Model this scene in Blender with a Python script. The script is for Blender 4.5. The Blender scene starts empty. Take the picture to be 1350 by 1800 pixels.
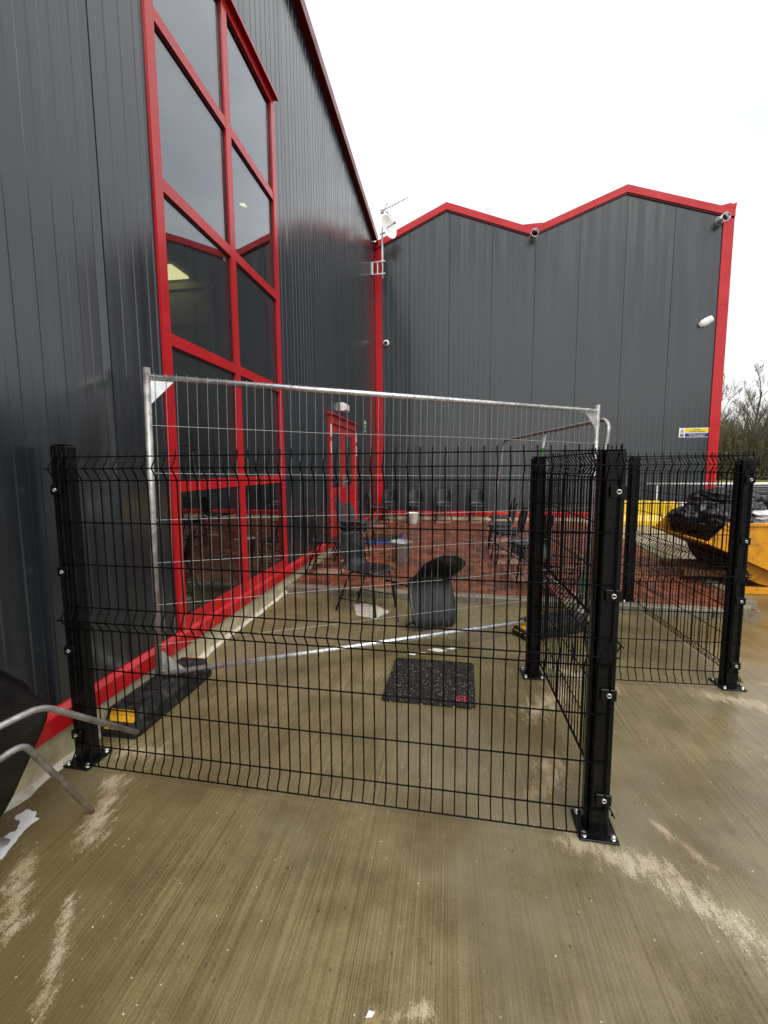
import bpy, bmesh, math, random
from mathutils import Vector, Matrix, noise as mnoise
R = math.radians
S = bpy.context.scene
C = S.collection
random.seed(7)

# ------------------------------------------------------------------ camera
PITCH, YAW, ROLL, FPX, EYE = R(-5.94), R(-8.55), R(-0.41), 766.6, 1.5
fw = Vector((math.sin(YAW)*math.cos(PITCH), math.cos(YAW)*math.cos(PITCH), math.sin(PITCH)))
rt = Vector((math.cos(YAW), -math.sin(YAW), 0)); up = rt.cross(fw)
rt2 = math.cos(ROLL)*rt + math.sin(ROLL)*up; up2 = rt2.cross(fw)
cam = bpy.data.objects.new('camera', bpy.data.cameras.new('camera')); C.objects.link(cam)
cam.matrix_world = Matrix(((rt2.x, up2.x, -fw.x, 0), (rt2.y, up2.y, -fw.y, 0), (rt2.z, up2.z, -fw.z, EYE), (0, 0, 0, 1)))
cam.data.sensor_fit = 'HORIZONTAL'; cam.data.sensor_width = 36; cam.data.lens = 36*FPX/1350
cam.data.clip_start = .02; cam.data.clip_end = 2000
S.camera = cam
S.cycles.max_bounces = 6; S.cycles.transparent_max_bounces = 12; S.cycles.diffuse_bounces = 3; S.cycles.glossy_bounces = 3; S.cycles.caustics_reflective = False; S.cycles.caustics_refractive = False

# ------------------------------------------------------------------ sky, sun, exposure
SUN_EL, SUN_AZ = R(52), R(150)      # azimuth clockwise from +Y: the bright part of the cloud, behind the camera to the right
W = bpy.data.worlds.new('World'); S.world = W; W.use_nodes = True
nt = W.node_tree; N = nt.nodes; L = nt.links; N.clear()
sky = N.new('ShaderNodeTexSky'); sky.sky_type = 'NISHITA'; sky.sun_disc = False
sky.sun_elevation = SUN_EL; sky.sun_rotation = SUN_AZ; sky.dust_density = 4; sky.air_density = 1.5
bsky = N.new('ShaderNodeBackground'); bsky.inputs['Strength'].default_value = .1
L.new(sky.outputs[0], bsky.inputs['Color'])
tc = N.new('ShaderNodeTexCoord'); mp = N.new('ShaderNodeMapping'); mp.inputs['Scale'].default_value = (1, 1, 2.6)
L.new(tc.outputs['Generated'], mp.inputs['Vector'])
nz = N.new('ShaderNodeTexNoise'); nz.inputs['Scale'].default_value = 2.1; nz.inputs['Detail'].default_value = 6; nz.inputs['Roughness'].default_value = .55
L.new(mp.outputs[0], nz.inputs['Vector'])
cr = N.new('ShaderNodeValToRGB'); cr.color_ramp.elements[0].position = .3; cr.color_ramp.elements[0].color = (.70, .735, .77, 1)
cr.color_ramp.elements[1].position = .62; cr.color_ramp.elements[1].color = (1.0, 1.0, .995, 1)
L.new(nz.outputs[0], cr.inputs[0])
bcl = N.new('ShaderNodeBackground'); bcl.inputs['Strength'].default_value = 1.0
L.new(cr.outputs[0], bcl.inputs['Color'])
mx = N.new('ShaderNodeMixShader'); mx.inputs[0].default_value = .9          # nine tenths of the sky is cloud
L.new(bsky.outputs[0], mx.inputs[1]); L.new(bcl.outputs[0], mx.inputs[2])
wo = N.new('ShaderNodeOutputWorld'); L.new(mx.outputs[0], wo.inputs['Surface'])
sl = bpy.data.lights.new('sun', 'SUN'); sl.energy = 1.4; sl.angle = R(40); sl.color = (1, .97, .92)
so = bpy.data.objects.new('sun', sl); C.objects.link(so)
sd = Vector((math.sin(SUN_AZ)*math.cos(SUN_EL), math.cos(SUN_AZ)*math.cos(SUN_EL), math.sin(SUN_EL)))
so.rotation_euler = sd.to_track_quat('Z', 'Y').to_euler()
S.view_settings.view_transform = 'Standard'; S.view_settings.look = 'None'
S.view_settings.exposure = 0.5; S.view_settings.gamma = 1; S.view_settings.use_curve_mapping = False

# ------------------------------------------------------------------ node helper
class NT:
    def __init__(s, name):
        s.m = bpy.data.materials.new(name); s.m.use_nodes = True; s.t = s.m.node_tree
        s.t.nodes.clear(); s.out = s.n('ShaderNodeOutputMaterial')
    def n(s, ty, **kw):
        k = s.t.nodes.new(ty)
        for a, b in kw.items(): setattr(k, a, b)
        return k
    def put(s, sock, v):
        if isinstance(v, (int, float)): sock.default_value = v if not hasattr(sock.default_value, '__len__') else (v, v, v, 1)[:len(sock.default_value)]
        elif isinstance(v, tuple): sock.default_value = v if len(v) == len(sock.default_value) else (*v, 1)
        else: s.t.links.new(v, sock)
    def math(s, op, a, b=0.0, clamp=False, c=None):
        k = s.n('ShaderNodeMath', operation=op, use_clamp=clamp); s.put(k.inputs[0], a); s.put(k.inputs[1], b)
        if c is not None: s.put(k.inputs[2], c)
        return k.outputs[0]
    def ramp(s, v, lo, hi, a=0.0, b=1.0):
        k = s.n('ShaderNodeMapRange'); k.interpolation_type = 'SMOOTHSTEP'
        for i, q in enumerate((v, lo, hi, a, b)): s.put(k.inputs[i], q)
        return k.outputs[0]
    def mix(s, f, a, b, mode='MIX'):
        k = s.n('ShaderNodeMix', data_type='RGBA', blend_type=mode); k.clamp_factor = True
        s.put(k.inputs[0], f); s.put(k.inputs[6], a); s.put(k.inputs[7], b); return k.outputs[2]
    def coord(s, kind='Object'): return s.n('ShaderNodeTexCoord').outputs[kind]
    def world(s): return s.n('ShaderNodeNewGeometry').outputs['Position']
    def mapped(s, v, scale=(1, 1, 1), loc=(0, 0, 0)):
        k = s.n('ShaderNodeMapping'); s.put(k.inputs['Vector'], v); k.inputs['Scale'].default_value = scale; k.inputs['Location'].default_value = loc; return k.outputs[0]
    def noise(s, v, scale, detail=4, rough=.55):
        k = s.n('ShaderNodeTexNoise'); s.put(k.inputs['Vector'], v); k.inputs['Scale'].default_value = scale
        k.inputs['Detail'].default_value = detail; k.inputs['Roughness'].default_value = rough; return k.outputs[0]
    def voro(s, v, scale, feature='F1', out=0, rnd=1.0):
        k = s.n('ShaderNodeTexVoronoi', feature=feature); s.put(k.inputs['Vector'], v); k.inputs['Scale'].default_value = scale
        k.inputs['Randomness'].default_value = rnd; return k.outputs[out]
    def bump(s, h, strength, dist=.01, nrm=None):
        k = s.n('ShaderNodeBump'); s.put(k.inputs['Height'], h); k.inputs['Strength'].default_value = strength; k.inputs['Distance'].default_value = dist
        if nrm is not None: s.put(k.inputs['Normal'], nrm)
        return k.outputs[0]
    def bsdf(s, **kw):
        k = s.n('ShaderNodeBsdfPrincipled')
        for a, v in kw.items(): s.put(k.inputs[a.replace('_', ' ')], v)
        s.t.links.new(k.outputs[0], s.out.inputs[0]); return k

def simple(name, col, rough=.5, metal=0.0, var=.12, scale=12, dirt=None, bump=0.0, spec=.5, dirtamt=.4, dscale=5, coat=0.0):
    k = NT(name); P = k.coord()
    v = k.noise(P, scale, 5, .6)
    c = k.mix(k.ramp(v, .3, .7), tuple(x*(1-var) for x in col), tuple(min(1, x*(1+var)) for x in col))
    rgh = k.ramp(v, .25, .75, max(.02, rough*.75), min(1, rough*1.25))
    if dirt:
        d = k.math('MULTIPLY', k.ramp(k.noise(P, dscale, 8, .7), .5, .68), dirtamt)
        c = k.mix(d, c, dirt)
    kw = dict(Base_Color=c, Roughness=rgh, Metallic=metal, Specular_IOR_Level=spec)
    if bump: kw['Normal'] = k.bump(k.noise(P, scale*6, 4, .6), bump, .004)
    if coat: kw['Coat_Weight'] = coat; kw['Coat_Roughness'] = .1
    k.bsdf(**kw); return k.m

# ------------------------------------------------------------------ mesh helper
class MB:
    def __init__(s): s.v = []; s.f = []; s.sm = []
    def add(s, vs, fs, smooth=False):
        o = len(s.v); s.v += [tuple(x) for x in vs]
        for f in fs: s.f.append(tuple(i+o for i in f)); s.sm.append(smooth)
        return s
    def box(s, lo, hi, m=None):
        x0, y0, z0 = lo; x1, y1, z1 = hi
        vs = [(x0,y0,z0),(x1,y0,z0),(x1,y1,z0),(x0,y1,z0),(x0,y0,z1),(x1,y0,z1),(x1,y1,z1),(x0,y1,z1)]
        if m: vs = [m @ Vector(q) for q in vs]
        return s.add(vs, [(0,3,2,1),(4,5,6,7),(0,1,5,4),(1,2,6,5),(2,3,7,6),(3,0,4,7)])
    def cbox(s, lo, hi, b=.004, m=None):
        """box with chamfered edges"""
        bm = bmesh.new(); bmesh.ops.create_cube(bm, size=1)
        for v in bm.verts: v.co = Vector(((lo[i]+hi[i])/2 + v.co[i]*(hi[i]-lo[i]) for i in range(3)))
        bmesh.ops.bevel(bm, geom=bm.edges[:], offset=b, segments=1, affect='EDGES')
        return s.frombm(bm, m)
    def frombm(s, bm, m=None, smooth=False):
        bm.verts.index_update(); vs = [(m @ v.co) if m else v.co.copy() for v in bm.verts]
        s.add(vs, [[v.index for v in f.verts] for f in bm.faces], smooth); bm.free(); return s
    def tube(s, pts, r, n=8, cap=True, smooth=True):
        P = [Vector(p) for p in pts]; rs = r if isinstance(r, (list, tuple)) else [r]*len(P)
        rings = []; prev = None
        for i, p in enumerate(P):
            d = (P[min(i+1, len(P)-1)] - P[max(i-1, 0)])
            if d.length < 1e-9: d = Vector((0, 0, 1))
            d.normalize()
            if prev is None:
                a = Vector((0, 0, 1)) if abs(d.z) < .9 else Vector((1, 0, 0)); x = d.cross(a).normalized()
            else:
                x = (prev - d*prev.dot(d)); x = x.normalized() if x.length > 1e-6 else d.orthogonal().normalized()
            prev = x; y = d.cross(x)
            rings.append([p + (x*math.cos(2*math.pi*k/n) + y*math.sin(2*math.pi*k/n))*rs[i] for k in range(n)])
        vs = [q for g in rings for q in g]; fs = []
        for i in range(len(P)-1):
            for k in range(n): a = i*n+k; b = i*n+(k+1) % n; fs.append((a, b, b+n, a+n))
        s.add(vs, fs, smooth)
        if cap and n > 2:
            o = len(s.v)-len(vs)
            s.f.append(tuple(range(o+n-1, o-1, -1))); s.sm.append(False)
            s.f.append(tuple(range(o+len(vs)-n, o+len(vs)))); s.sm.append(False)
        return s
    def lathe(s, prof, n=20, m=None, smooth=True):
        vs = []; fs = []
        for (r, z) in prof:
            for k in range(n):
                q = Vector((r*math.cos(2*math.pi*k/n), r*math.sin(2*math.pi*k/n), z)); vs.append(m @ q if m else q)
        for i in range(len(prof)-1):
            for k in range(n): a = i*n+k; b = i*n+(k+1) % n; fs.append((a, b, b+n, a+n))
        return s.add(vs, fs, smooth)
    def prism(s, poly, fn0, fn1):
        """polygon (u,v) list mapped by fn0 / fn1 to the two end faces"""
        n = len(poly); vs = [fn0(*p) for p in poly] + [fn1(*p) for p in poly]
        fs = [tuple(range(n-1, -1, -1)), tuple(range(n, 2*n))] + [(i, (i+1) % n, n+(i+1) % n, n+i) for i in range(n)]
        return s.add(vs, fs)
    def mesh(s, name):
        me = bpy.data.meshes.new(name); me.from_pydata([tuple(v) for v in s.v], [], s.f)
        me.polygons.foreach_set('use_smooth', s.sm); me.update()
        bm = bmesh.new(); bm.from_mesh(me); bmesh.ops.recalc_face_normals(bm, faces=bm.faces[:]); bm.to_mesh(me); bm.free()
        return me
    def build(s, name, mat, parent=None, loc=(0, 0, 0), rz=0):
        return link(name, s.mesh(name), mat, parent, loc, rz)
def link(name, me, mat, parent=None, loc=(0, 0, 0), rz=0):
    if mat and not me.materials: me.materials.append(mat)
    o = bpy.data.objects.new(name, me); C.objects.link(o); o.parent = parent; o.location = loc; o.rotation_euler = (0, 0, rz); return o
def thing(name, label, cat, loc=(0, 0, 0), rz=0, group=None):
    o = bpy.data.objects.new(name, None); C.objects.link(o); o.location = loc; o.rotation_euler = (0, 0, rz); o.empty_display_size = .1
    return tag(o, label, cat, group)
def tag(o, label=None, cat=None, group=None, kind=None):
    for k, v in (('label', label), ('category', cat), ('group', group), ('kind', kind)):
        if v: o[k] = v
    return o
def dup(o, parent=None):
    c = o.copy(); C.objects.link(c)
    if parent: c.parent = parent
    for ch in list(o.children): dup(ch, c)
    return c

# ------------------------------------------------------------------ materials
def concrete_mat():
    k = NT('brushed wet concrete'); P = k.world()
    st1 = k.noise(k.mapped(P, (95, .5, 1)), 1, 2, .7)
    st2 = k.noise(k.mapped(P, (210, 1.2, 1)), 1, 1, .6)
    big = k.noise(P, .55, 4, .6); mid = k.noise(P, 3.2, 5, .65); grit = k.noise(P, 150, 3, .75)
    streak = k.math('ADD', k.math('MULTIPLY', st1, .4), k.math('MULTIPLY', st2, .6))
    t = k.math('ADD', k.math('MULTIPLY', k.math('MULTIPLY', k.ramp(streak, .38, .62), k.ramp(mid, .25, .6, .45, 1.0)), .42), k.math('MULTIPLY', k.ramp(mid, .3, .7), .34))
    t = k.math('ADD', t, k.math('MULTIPLY', k.ramp(grit, .3, .7), .30), True)
    c = k.mix(t, (.078, .058, .022), (.31, .248, .118))
    c = k.mix(k.math('MULTIPLY', k.ramp(big, .42, .62), .7), c, (.118, .083, .028))
    c = k.mix(k.math('MULTIPLY', k.ramp(k.noise(k.mapped(P, (1, .6, 1), (7, 3, 0)), 1.3, 4, .6), .48, .66), .55), c, (.215, .185, .115))
    # pale mortar / dried slurry patches: distance to a few strokes on the slab, broken up by noise
    sep = k.n('ShaderNodeSeparateXYZ'); k.put(sep.inputs[0], P); X, Y = sep.outputs[0], sep.outputs[1]
    def seg(ax, ay, bx, by, w):
        dx, dy = bx-ax, by-ay; l2 = dx*dx+dy*dy
        px = k.math('SUBTRACT', X, ax); py = k.math('SUBTRACT', Y, ay)
        tt = k.math('MULTIPLY_ADD', px, dx/l2, True, k.math('MULTIPLY', py, dy/l2))
        ex = k.math('MULTIPLY_ADD', tt, -dx, False, px); ey = k.math('MULTIPLY_ADD', tt, -dy, False, py)
        d = k.math('SQRT', k.math('MULTIPLY_ADD', ex, ex, False, k.math('MULTIPLY', ey, ey)))
        return k.math('MULTIPLY_ADD', d, -1/w, True, 1.0)
    m = None
    for a in [(.50,1.68,.80,1.60,.17),(.74,1.64,1.02,1.34,.15),(1.0,1.38,1.3,1.05,.13),(.86,1.84,.98,1.66,.06),(-1.58,1.75,-1.44,1.45,.15),(-1.60,1.30,-1.42,1.10,.12),(-1.3,1.2,-1.1,.9,.06),
              (-1.50,1.97,-1.70,1.95,.16),(.42,1.95,.55,2.2,.18),(.5,2.6,.75,2.95,.22),(.75,3.3,1.1,3.0,.2),(1.7,3.0,2.1,2.8,.2),(2.2,3.2,2.6,2.6,.2),(-.2,1.02,-.05,1.06,.06)]:
        g = seg(*a); m = g if m is None else k.math('MAXIMUM', m, g)
    br = k.math('MULTIPLY_ADD', k.noise(k.mapped(P, (30, 9, 1)), 1, 5, .75), .62, False, k.math('MULTIPLY', grit, .38))
    pale = k.ramp(k.math('ADD', k.math('MULTIPLY', m, .27), br), .645, .80)
    c = k.mix(k.math('MULTIPLY', pale, .66), c, k.mix(k.ramp(mid, .35, .6), (.36, .24, .11), (.66, .57, .40)))
    vo = k.voro(P, 22); spk = k.math('MULTIPLY', k.ramp(vo, .03, .085, 1, 0), k.ramp(k.math('ADD', mid, k.math('MULTIPLY', grit, .4)), .62, .72))
    c = k.mix(spk, c, (.68, .64, .50))
    vo2 = k.voro(k.mapped(P, (1, .6, 1), (3, 5, 0)), 19); dk = k.math('MULTIPLY', k.ramp(vo2, .04, .10, 1, 0), k.ramp(grit, .40, .5))
    c = k.mix(k.math('MULTIPLY', dk, .8), c, (.030, .022, .012))
    wet = k.ramp(k.math('ADD', k.math('MULTIPLY_ADD', big, .6, False, k.math('MULTIPLY', mid, .4)), k.math('MULTIPLY', k.ramp(X, .0, 2.2), .2)), .40, .68)
    rgh = k.math('ADD', k.ramp(wet, 0, 1, .46, .13), k.math('MULTIPLY', k.math('SUBTRACT', streak, .5), .4), True)
    h = k.math('ADD', streak, k.math('MULTIPLY', grit, .35))
    k.bsdf(Base_Color=c, Roughness=rgh, Normal=k.bump(h, .4, .006), Specular_IOR_Level=k.ramp(wet, 0, 1, .35, .9)); return k.m
M = {}
M['concrete'] = concrete_mat()
def asphalt_mat():
    k = NT('wet asphalt'); P = k.world()
    c = k.mix(k.ramp(k.noise(P, 40, 4), .3, .7), (.035, .036, .036), (.075, .075, .072))
    w = k.ramp(k.noise(k.mapped(P, (.12, .35, 1)), 1, 5), .42, .58)
    k.bsdf(Base_Color=c, Roughness=k.ramp(w, 0, 1, .5, .09), Normal=k.bump(k.noise(P, 90, 3), .2, .003)); return k.m
M['asphalt'] = asphalt_mat()
def cladding_mat():
    k = NT('anthracite steel cladding'); P = k.world()
    dirt = k.noise(k.mapped(P, (7, 7, .35)), 1, 6, .65); b = k.noise(P, .6, 3)
    c = k.mix(k.ramp(dirt, .35, .7), (.014, .019, .024), (.025, .031, .036))
    c = k.mix(k.math('MULTIPLY', k.ramp(b, .4, .7), .4), c, (.020, .027, .034))
    rgh = k.ramp(dirt, .3, .7, .16, .28)
    wob = k.noise(k.mapped(P, (2.6, 2.6, .35)), 1, 2)
    nrm = k.bump(wob, .07, .01)
    k.bsdf(Base_Color=c, Roughness=rgh, Normal=nrm, Specular_IOR_Level=.95); return k.m
M['clad'] = cladding_mat()
M['red'] = simple('signal red powder coat', (.56, .012, .018), .22, var=.08, scale=3, dirt=(.30, .03, .025), dirtamt=.25, dscale=4)
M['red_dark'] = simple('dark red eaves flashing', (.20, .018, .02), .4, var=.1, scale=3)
M['plinth'] = simple('painted concrete plinth', (.62, .54, .35), .7, var=.16, scale=5, dirt=(.22, .18, .095), dirtamt=.5, dscale=4.5, bump=.3)
M['mortar'] = simple('pale mortar fillet', (.66, .62, .5), .8, var=.2, scale=14, dirt=(.3, .25, .15), dirtamt=.5, bump=.4)
M['black'] = simple('black powder coated steel', (.005, .005, .0055), .28, var=.25, scale=20, dirt=(.02, .02, .02), dirtamt=.3, dscale=9, spec=0.2)
M['wire'] = simple('black coated wire', (.004, .004, .0045), .5, var=.2, scale=30, spec=0.1)
M['galv'] = simple('galvanised steel', (.78, .79, .80), .27, metal=.85, var=.18, scale=18, dirt=(.40, .39, .38), dirtamt=.5, dscale=11)
M['galv_dull'] = simple('weathered galvanised tube', (.42, .41, .40), .46, metal=.6, var=.28, scale=16, dirt=(.13, .09, .065), dirtamt=.65, dscale=13, bump=.15)
M['wire_galv'] = simple('thin galvanised wire', (.42, .42, .41), .45, metal=.6, var=.15, scale=20)
M['bolt'] = simple('zinc bolt head', (.55, .55, .54), .32, metal=.8, var=.1, scale=40)
M['rubber'] = simple('recycled rubber', (.018, .018, .018), .6, var=.6, scale=22, dirt=(.11, .105, .095), dirtamt=.6, dscale=17, bump=.6, spec=0.25)
M['yellow'] = simple('yellow reflector', (.80, .44, .02), .35, var=.12, scale=14, dirt=(.25, .14, .03), dirtamt=.4)
M['shell'] = simple('charcoal moulded plastic', (.008, .0085, .0095), .30, var=.2, scale=14, dirt=(.05, .05, .05), dirtamt=.35, bump=.15, spec=0.5)
M['shell_grey'] = simple('slate moulded plastic', (.036, .039, .043), .33, var=.2, scale=14, dirt=(.09, .09, .09), dirtamt=.35, bump=.15, spec=0.5)
M['pad'] = simple('dark grey upholstery', (.045, .05, .058), .85, var=.3, scale=30, bump=.3, spec=0.2)
M['chairleg'] = simple('black painted tube', (.012, .012, .012), .35, var=.3, scale=25, spec=0.25)
M['white'] = simple('white paint', (.90, .90, .88), .45, var=.04, scale=8, dirt=(.6, .58, .52), dirtamt=.2)
M['white_plastic'] = simple('white plastic sheet', (.80, .80, .80), .35, var=.06, scale=9, bump=.25)
M['kerb'] = simple('concrete kerb', (.20, .175, .125), .55, var=.25, scale=9, dirt=(.08, .07, .045), dirtamt=.6, bump=.35)
M['path'] = simple('plain concrete path', (.34, .31, .24), .4, var=.2, scale=3, dirt=(.16, .14, .1), dirtamt=.5, bump=.3)
M['skip'] = simple('skip yellow paint', (.72, .31, .012), .4, var=.1, scale=7, dirt=(.20, .08, .02), dirtamt=.55, dscale=8, bump=.1)
M['skip_dark'] = simple('dark brown skip steel', (.16, .065, .012), .6, var=.3, scale=9, dirt=(.04, .02, .01), dirtamt=.6)  # dark brown tone for floor plates, fork pockets and far rocker
M['barrier_y'] = simple('yellow plastic barrier', (.85, .56, .02), .4, var=.08, scale=5, dirt=(.4, .25, .03), dirtamt=.3)
M['bag'] = simple('black bin liner', (.012, .012, .013), .24, var=.3, scale=9, bump=.35)
M['dark_plastic'] = simple('black barrow tray plastic', (.010, .010, .011), .3, var=.3, scale=10, dirt=(.05, .05, .045), dirtamt=.4, dscale=8, spec=0.3)
M['blue'] = simple('blue plastic edging', (.02, .09, .50), .4, var=.1)
M['bucket'] = simple('galvanised bucket', (.42, .42, .41), .42, metal=.6, var=.2, scale=14, dirt=(.2, .19, .17), dirtamt=.5)
M['green'] = simple('green safety sign', (.03, .20, .06), .4, var=.06)
M['green_paint'] = simple('green marker paint', (.04, .19, .07), .5, var=.2, scale=20)
M['ink'] = simple('black print', (.015, .015, .015), .5)
M['sign_yellow'] = simple('yellow print', (.85, .66, .01), .4, var=.03)
M['sign_blue'] = simple('blue print', (.012, .035, .22), .4, var=.05)
M['red_mark'] = simple('red printed mark', (.45, .03, .04), .6, var=.3, scale=60)
M['rust'] = simple('rusty cut end', (.10, .03, .018), .8, var=.4, scale=60)
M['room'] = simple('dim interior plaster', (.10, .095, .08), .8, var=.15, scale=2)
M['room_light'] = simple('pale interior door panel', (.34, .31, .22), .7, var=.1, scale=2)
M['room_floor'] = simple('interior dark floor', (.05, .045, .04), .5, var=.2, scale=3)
M['wood'] = simple('orange wood table', (.35, .16, .05), .4, var=.25, scale=6)
M['grass'] = simple('winter grass', (.16, .17, .03), .9, var=.35, scale=1.5, bump=.5)
M['bark'] = simple('bare bark', (.115, .095, .062), .9, var=.3, scale=4)
M['twig'] = simple('olive brown twigs', (.135, .115, .062), .9, var=.35, scale=1.3)
M['leaf'] = simple('bramble leaves', (.055, .062, .018), .7, var=.4, scale=3)
def glass_mat():
    k = NT('tinted window glass'); P = k.world()
    wob = k.bump(k.noise(P, .9, 2), .02, .05); ge = k.n('ShaderNodeNewGeometry')
    dt = k.n('ShaderNodeVectorMath', operation='DOT_PRODUCT'); k.put(dt.inputs[0], ge.outputs['Incoming']); k.put(dt.inputs[1], ge.outputs['Normal'])
    sch = k.math('POWER', k.math('SUBTRACT', 1.0, k.math('ABSOLUTE', dt.outputs['Value']), True), 5.0)
    fre = k.math('MULTIPLY_ADD', sch, .80, False, .20)                 # Schlick, the same from either side of the thin pane
    tr = k.n('ShaderNodeBsdfTransparent'); tr.inputs[0].default_value = (.52, .55, .53, 1)
    gl = k.n('ShaderNodeBsdfGlossy'); gl.inputs['Color'].default_value = (.93, .95, 1, 1); gl.inputs['Roughness'].default_value = .015; k.put(gl.inputs['Normal'], wob)
    mx = k.n('ShaderNodeMixShader'); k.put(mx.inputs[0], fre); k.put(mx.inputs[1], tr.outputs[0]); k.put(mx.inputs[2], gl.outputs[0])
    k.t.links.new(mx.outputs[0], k.out.inputs[0]); return k.m
M['glass'] = glass_mat()
def emit(name, col, st):
    k = NT(name); e = k.n('ShaderNodeEmission'); e.inputs[0].default_value = (*col, 1); e.inputs[1].default_value = st
    k.t.links.new(e.outputs[0], k.out.inputs[0]); return k.m
M['lamp'] = emit('lit ceiling panel', (1, .86, .45), 2.6)

# ------------------------------------------------------------------ layout numbers (metres; camera over the origin, left wall along +Y)
WX = -1.952            # face of the long left wall
FY = 11.688            # face of the gabled wing
ZE = 7.2               # eaves of the left wall
PZ = .08               # top of the brick paving
G = [(-1.95, 7.20), (-.128, 8.004), (1.947, 7.233), (4.056, 8.013), (6.382, 7.27)]   # roofline of the wing
def gable(x):
    if x <= G[0][0]: return G[0][1]
    for (a, za), (b, zb) in zip(G, G[1:]):
        if x <= b: return za + (zb-za)*(x-a)/(b-a)
    return G[-1][1]
def kerb_y(x): return 4.79 - .075*(x+.5)     # front face of the kerb

CH = [(-1.62, 5.66), (-1.45, 6.5), (-1.52, 7.35), (-1.68, 10.35), (-1.58, 11.18), (-.87, 11.2), (-.14, 11.22), (.7, 11.25), (.85, 7.35), (.88, 6.6), (1.0, 5.6), (1.0, 8.6)]  # chairs on the bricks

def brick_mat():
    k = NT('red clay pavers'); P = k.world()
    oi = k.n('ShaderNodeObjectInfo').outputs['Random']; isl = k.n('ShaderNodeNewGeometry').outputs['Random Per Island']
    r = k.math('FRACT', k.math('ADD', oi, isl))
    c = k.mix(r, (.105, .027, .012), (.27, .075, .030))
    c = k.mix(k.ramp(k.math('FRACT', k.math('MULTIPLY', r, 7.3)), .90, .93), c, (.070, .032, .022))
    c = k.mix(k.math('MULTIPLY', k.ramp(k.noise(P, 50, 5, .7), .4, .7), .45), c, (.09, .035, .022))
    c = k.mix(k.math('MULTIPLY', k.ramp(k.noise(P, 1.1, 5, .65), .5, .75), .3), c, (.075, .045, .03))
    sep = k.n('ShaderNodeSeparateXYZ'); k.put(sep.inputs[0], P); X, Y = sep.outputs[0], sep.outputs[1]
    wob = k.math('MULTIPLY', k.math('SUBTRACT', k.noise(P, 9, 4, .6), .5), .12)
    dry = None                                   # the rain has not reached the bricks under the seats
    for (x, y) in CH:
        d = k.math('MAXIMUM', k.math('ABSOLUTE', k.math('SUBTRACT', X, x)), k.math('ABSOLUTE', k.math('SUBTRACT', Y, y)))
        dry = d if dry is None else k.math('MINIMUM', dry, d)
    dry = k.ramp(k.math('ADD', dry, wob), .17, .21, 1, 0)
    c = k.mix(k.math('MULTIPLY', dry, .75), c, (.46, .26, .19))
    wet = k.ramp(k.noise(P, 1.7, 5, .6), .35, .65, .48, .26)
    k.bsdf(Base_Color=c, Roughness=k.mix(dry, wet, .85), Normal=k.bump(k.noise(P, 120, 4), .3, .003)); return k.m
M['brick'] = brick_mat()

# ------------------------------------------------------------------ ground, yard, paving
tag(MB().add([(-700,-700,-.03),(700,-700,-.03),(700,700,-.03),(-700,700,-.03)], [(0,1,2,3)]).build('ground', M['asphalt']), 'wet grey asphalt yard and land reaching the horizon', kind='structure')
tag(MB().box((WX-.02, -7, -.25), (9.5, 8.5, 0)).build('concrete_apron', M['concrete']), 'brushed wet olive brown concrete slab in the foreground', kind='structure')
tag(MB().box((3.36, 8.5, -.2), (9.5, FY+1, PZ-.01)).build('footpath', M['path']), 'pale concrete path in front of the yellow and white barriers', kind='structure')
for i, (y, h) in enumerate([(16.5, .14), (20.5, .14), (26, .16), (33, .25)]):
    tag(MB().add([(5, y, -.026+.001*i), (60, y, -.026+.001*i), (60, y+h, -.026+.001*i), (5, y+h, -.026+.001*i)], [(0,1,2,3)]).build('road_marking', M['white']), None, kind='structure')
tag(MB().box((6, 38, -.2), (120, 70, .06)).build('grass_verge', M['grass']), 'yellow green winter grass verge beyond the yard', kind='structure')

pav = tag(MB().prism([(WX+.0, kerb_y(WX)+.1), (3.02, kerb_y(3.02)+.1), (3.36, 8.5), (3.36, FY), (WX, FY)], lambda x, y: (x, y, -.2), lambda x, y: (x, y, PZ-.014)).build('brick_paving', M['kerb']), 'red brick paved seating area in front of the gabled wing', kind='structure')
bw = .1; cells = []
for j in range(46, 118):
    for i in range(-21, 36):
        d = (i-j) % 4
        if d == 0: w, h = 2, 1
        elif d == 3: w, h = 1, 2
        else: continue
        x, y = i*bw+.05, j*bw
        x1, y1 = x+w*bw, y+h*bw
        x0c = max(x, WX+.03); x1c = min(x1, 3.0 + max(0, (y-4.7))*.085 if y < 8.5 else 3.33)
        y0c = max(y, kerb_y(x+.1)+.125); y1c = min(y1, FY-.03)
        if x1c-x0c < .03 or y1c-y0c < .03: continue
        cells.append((x0c, y0c, x1c, y1c))
cells.sort(key=lambda c: c[1])
meshes = {}
def brick_shape(mb, x0, y0, x1, y1, z):
    g, b, t = .0045, .006, .02
    a = [(x0+g, y0+g), (x1-g, y0+g), (x1-g, y1-g), (x0+g, y1-g)]; i = [(x0+g+b, y0+g+b), (x1-g-b, y0+g+b), (x1-g-b, y1-g-b), (x0+g+b, y1-g-b)]
    vs = [(p[0], p[1], z-t) for p in a] + [(p[0], p[1], z-b*.6) for p in a] + [(p[0], p[1], z) for p in i]
    fs = [(8, 9, 10, 11)] + [(k, (k+1) % 4, 4+(k+1) % 4, 4+k) for k in range(4)] + [(4+k, 4+(k+1) % 4, 8+(k+1) % 4, 8+k) for k in range(4)]
    mb.add(vs, fs)
rest = MB()
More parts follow.
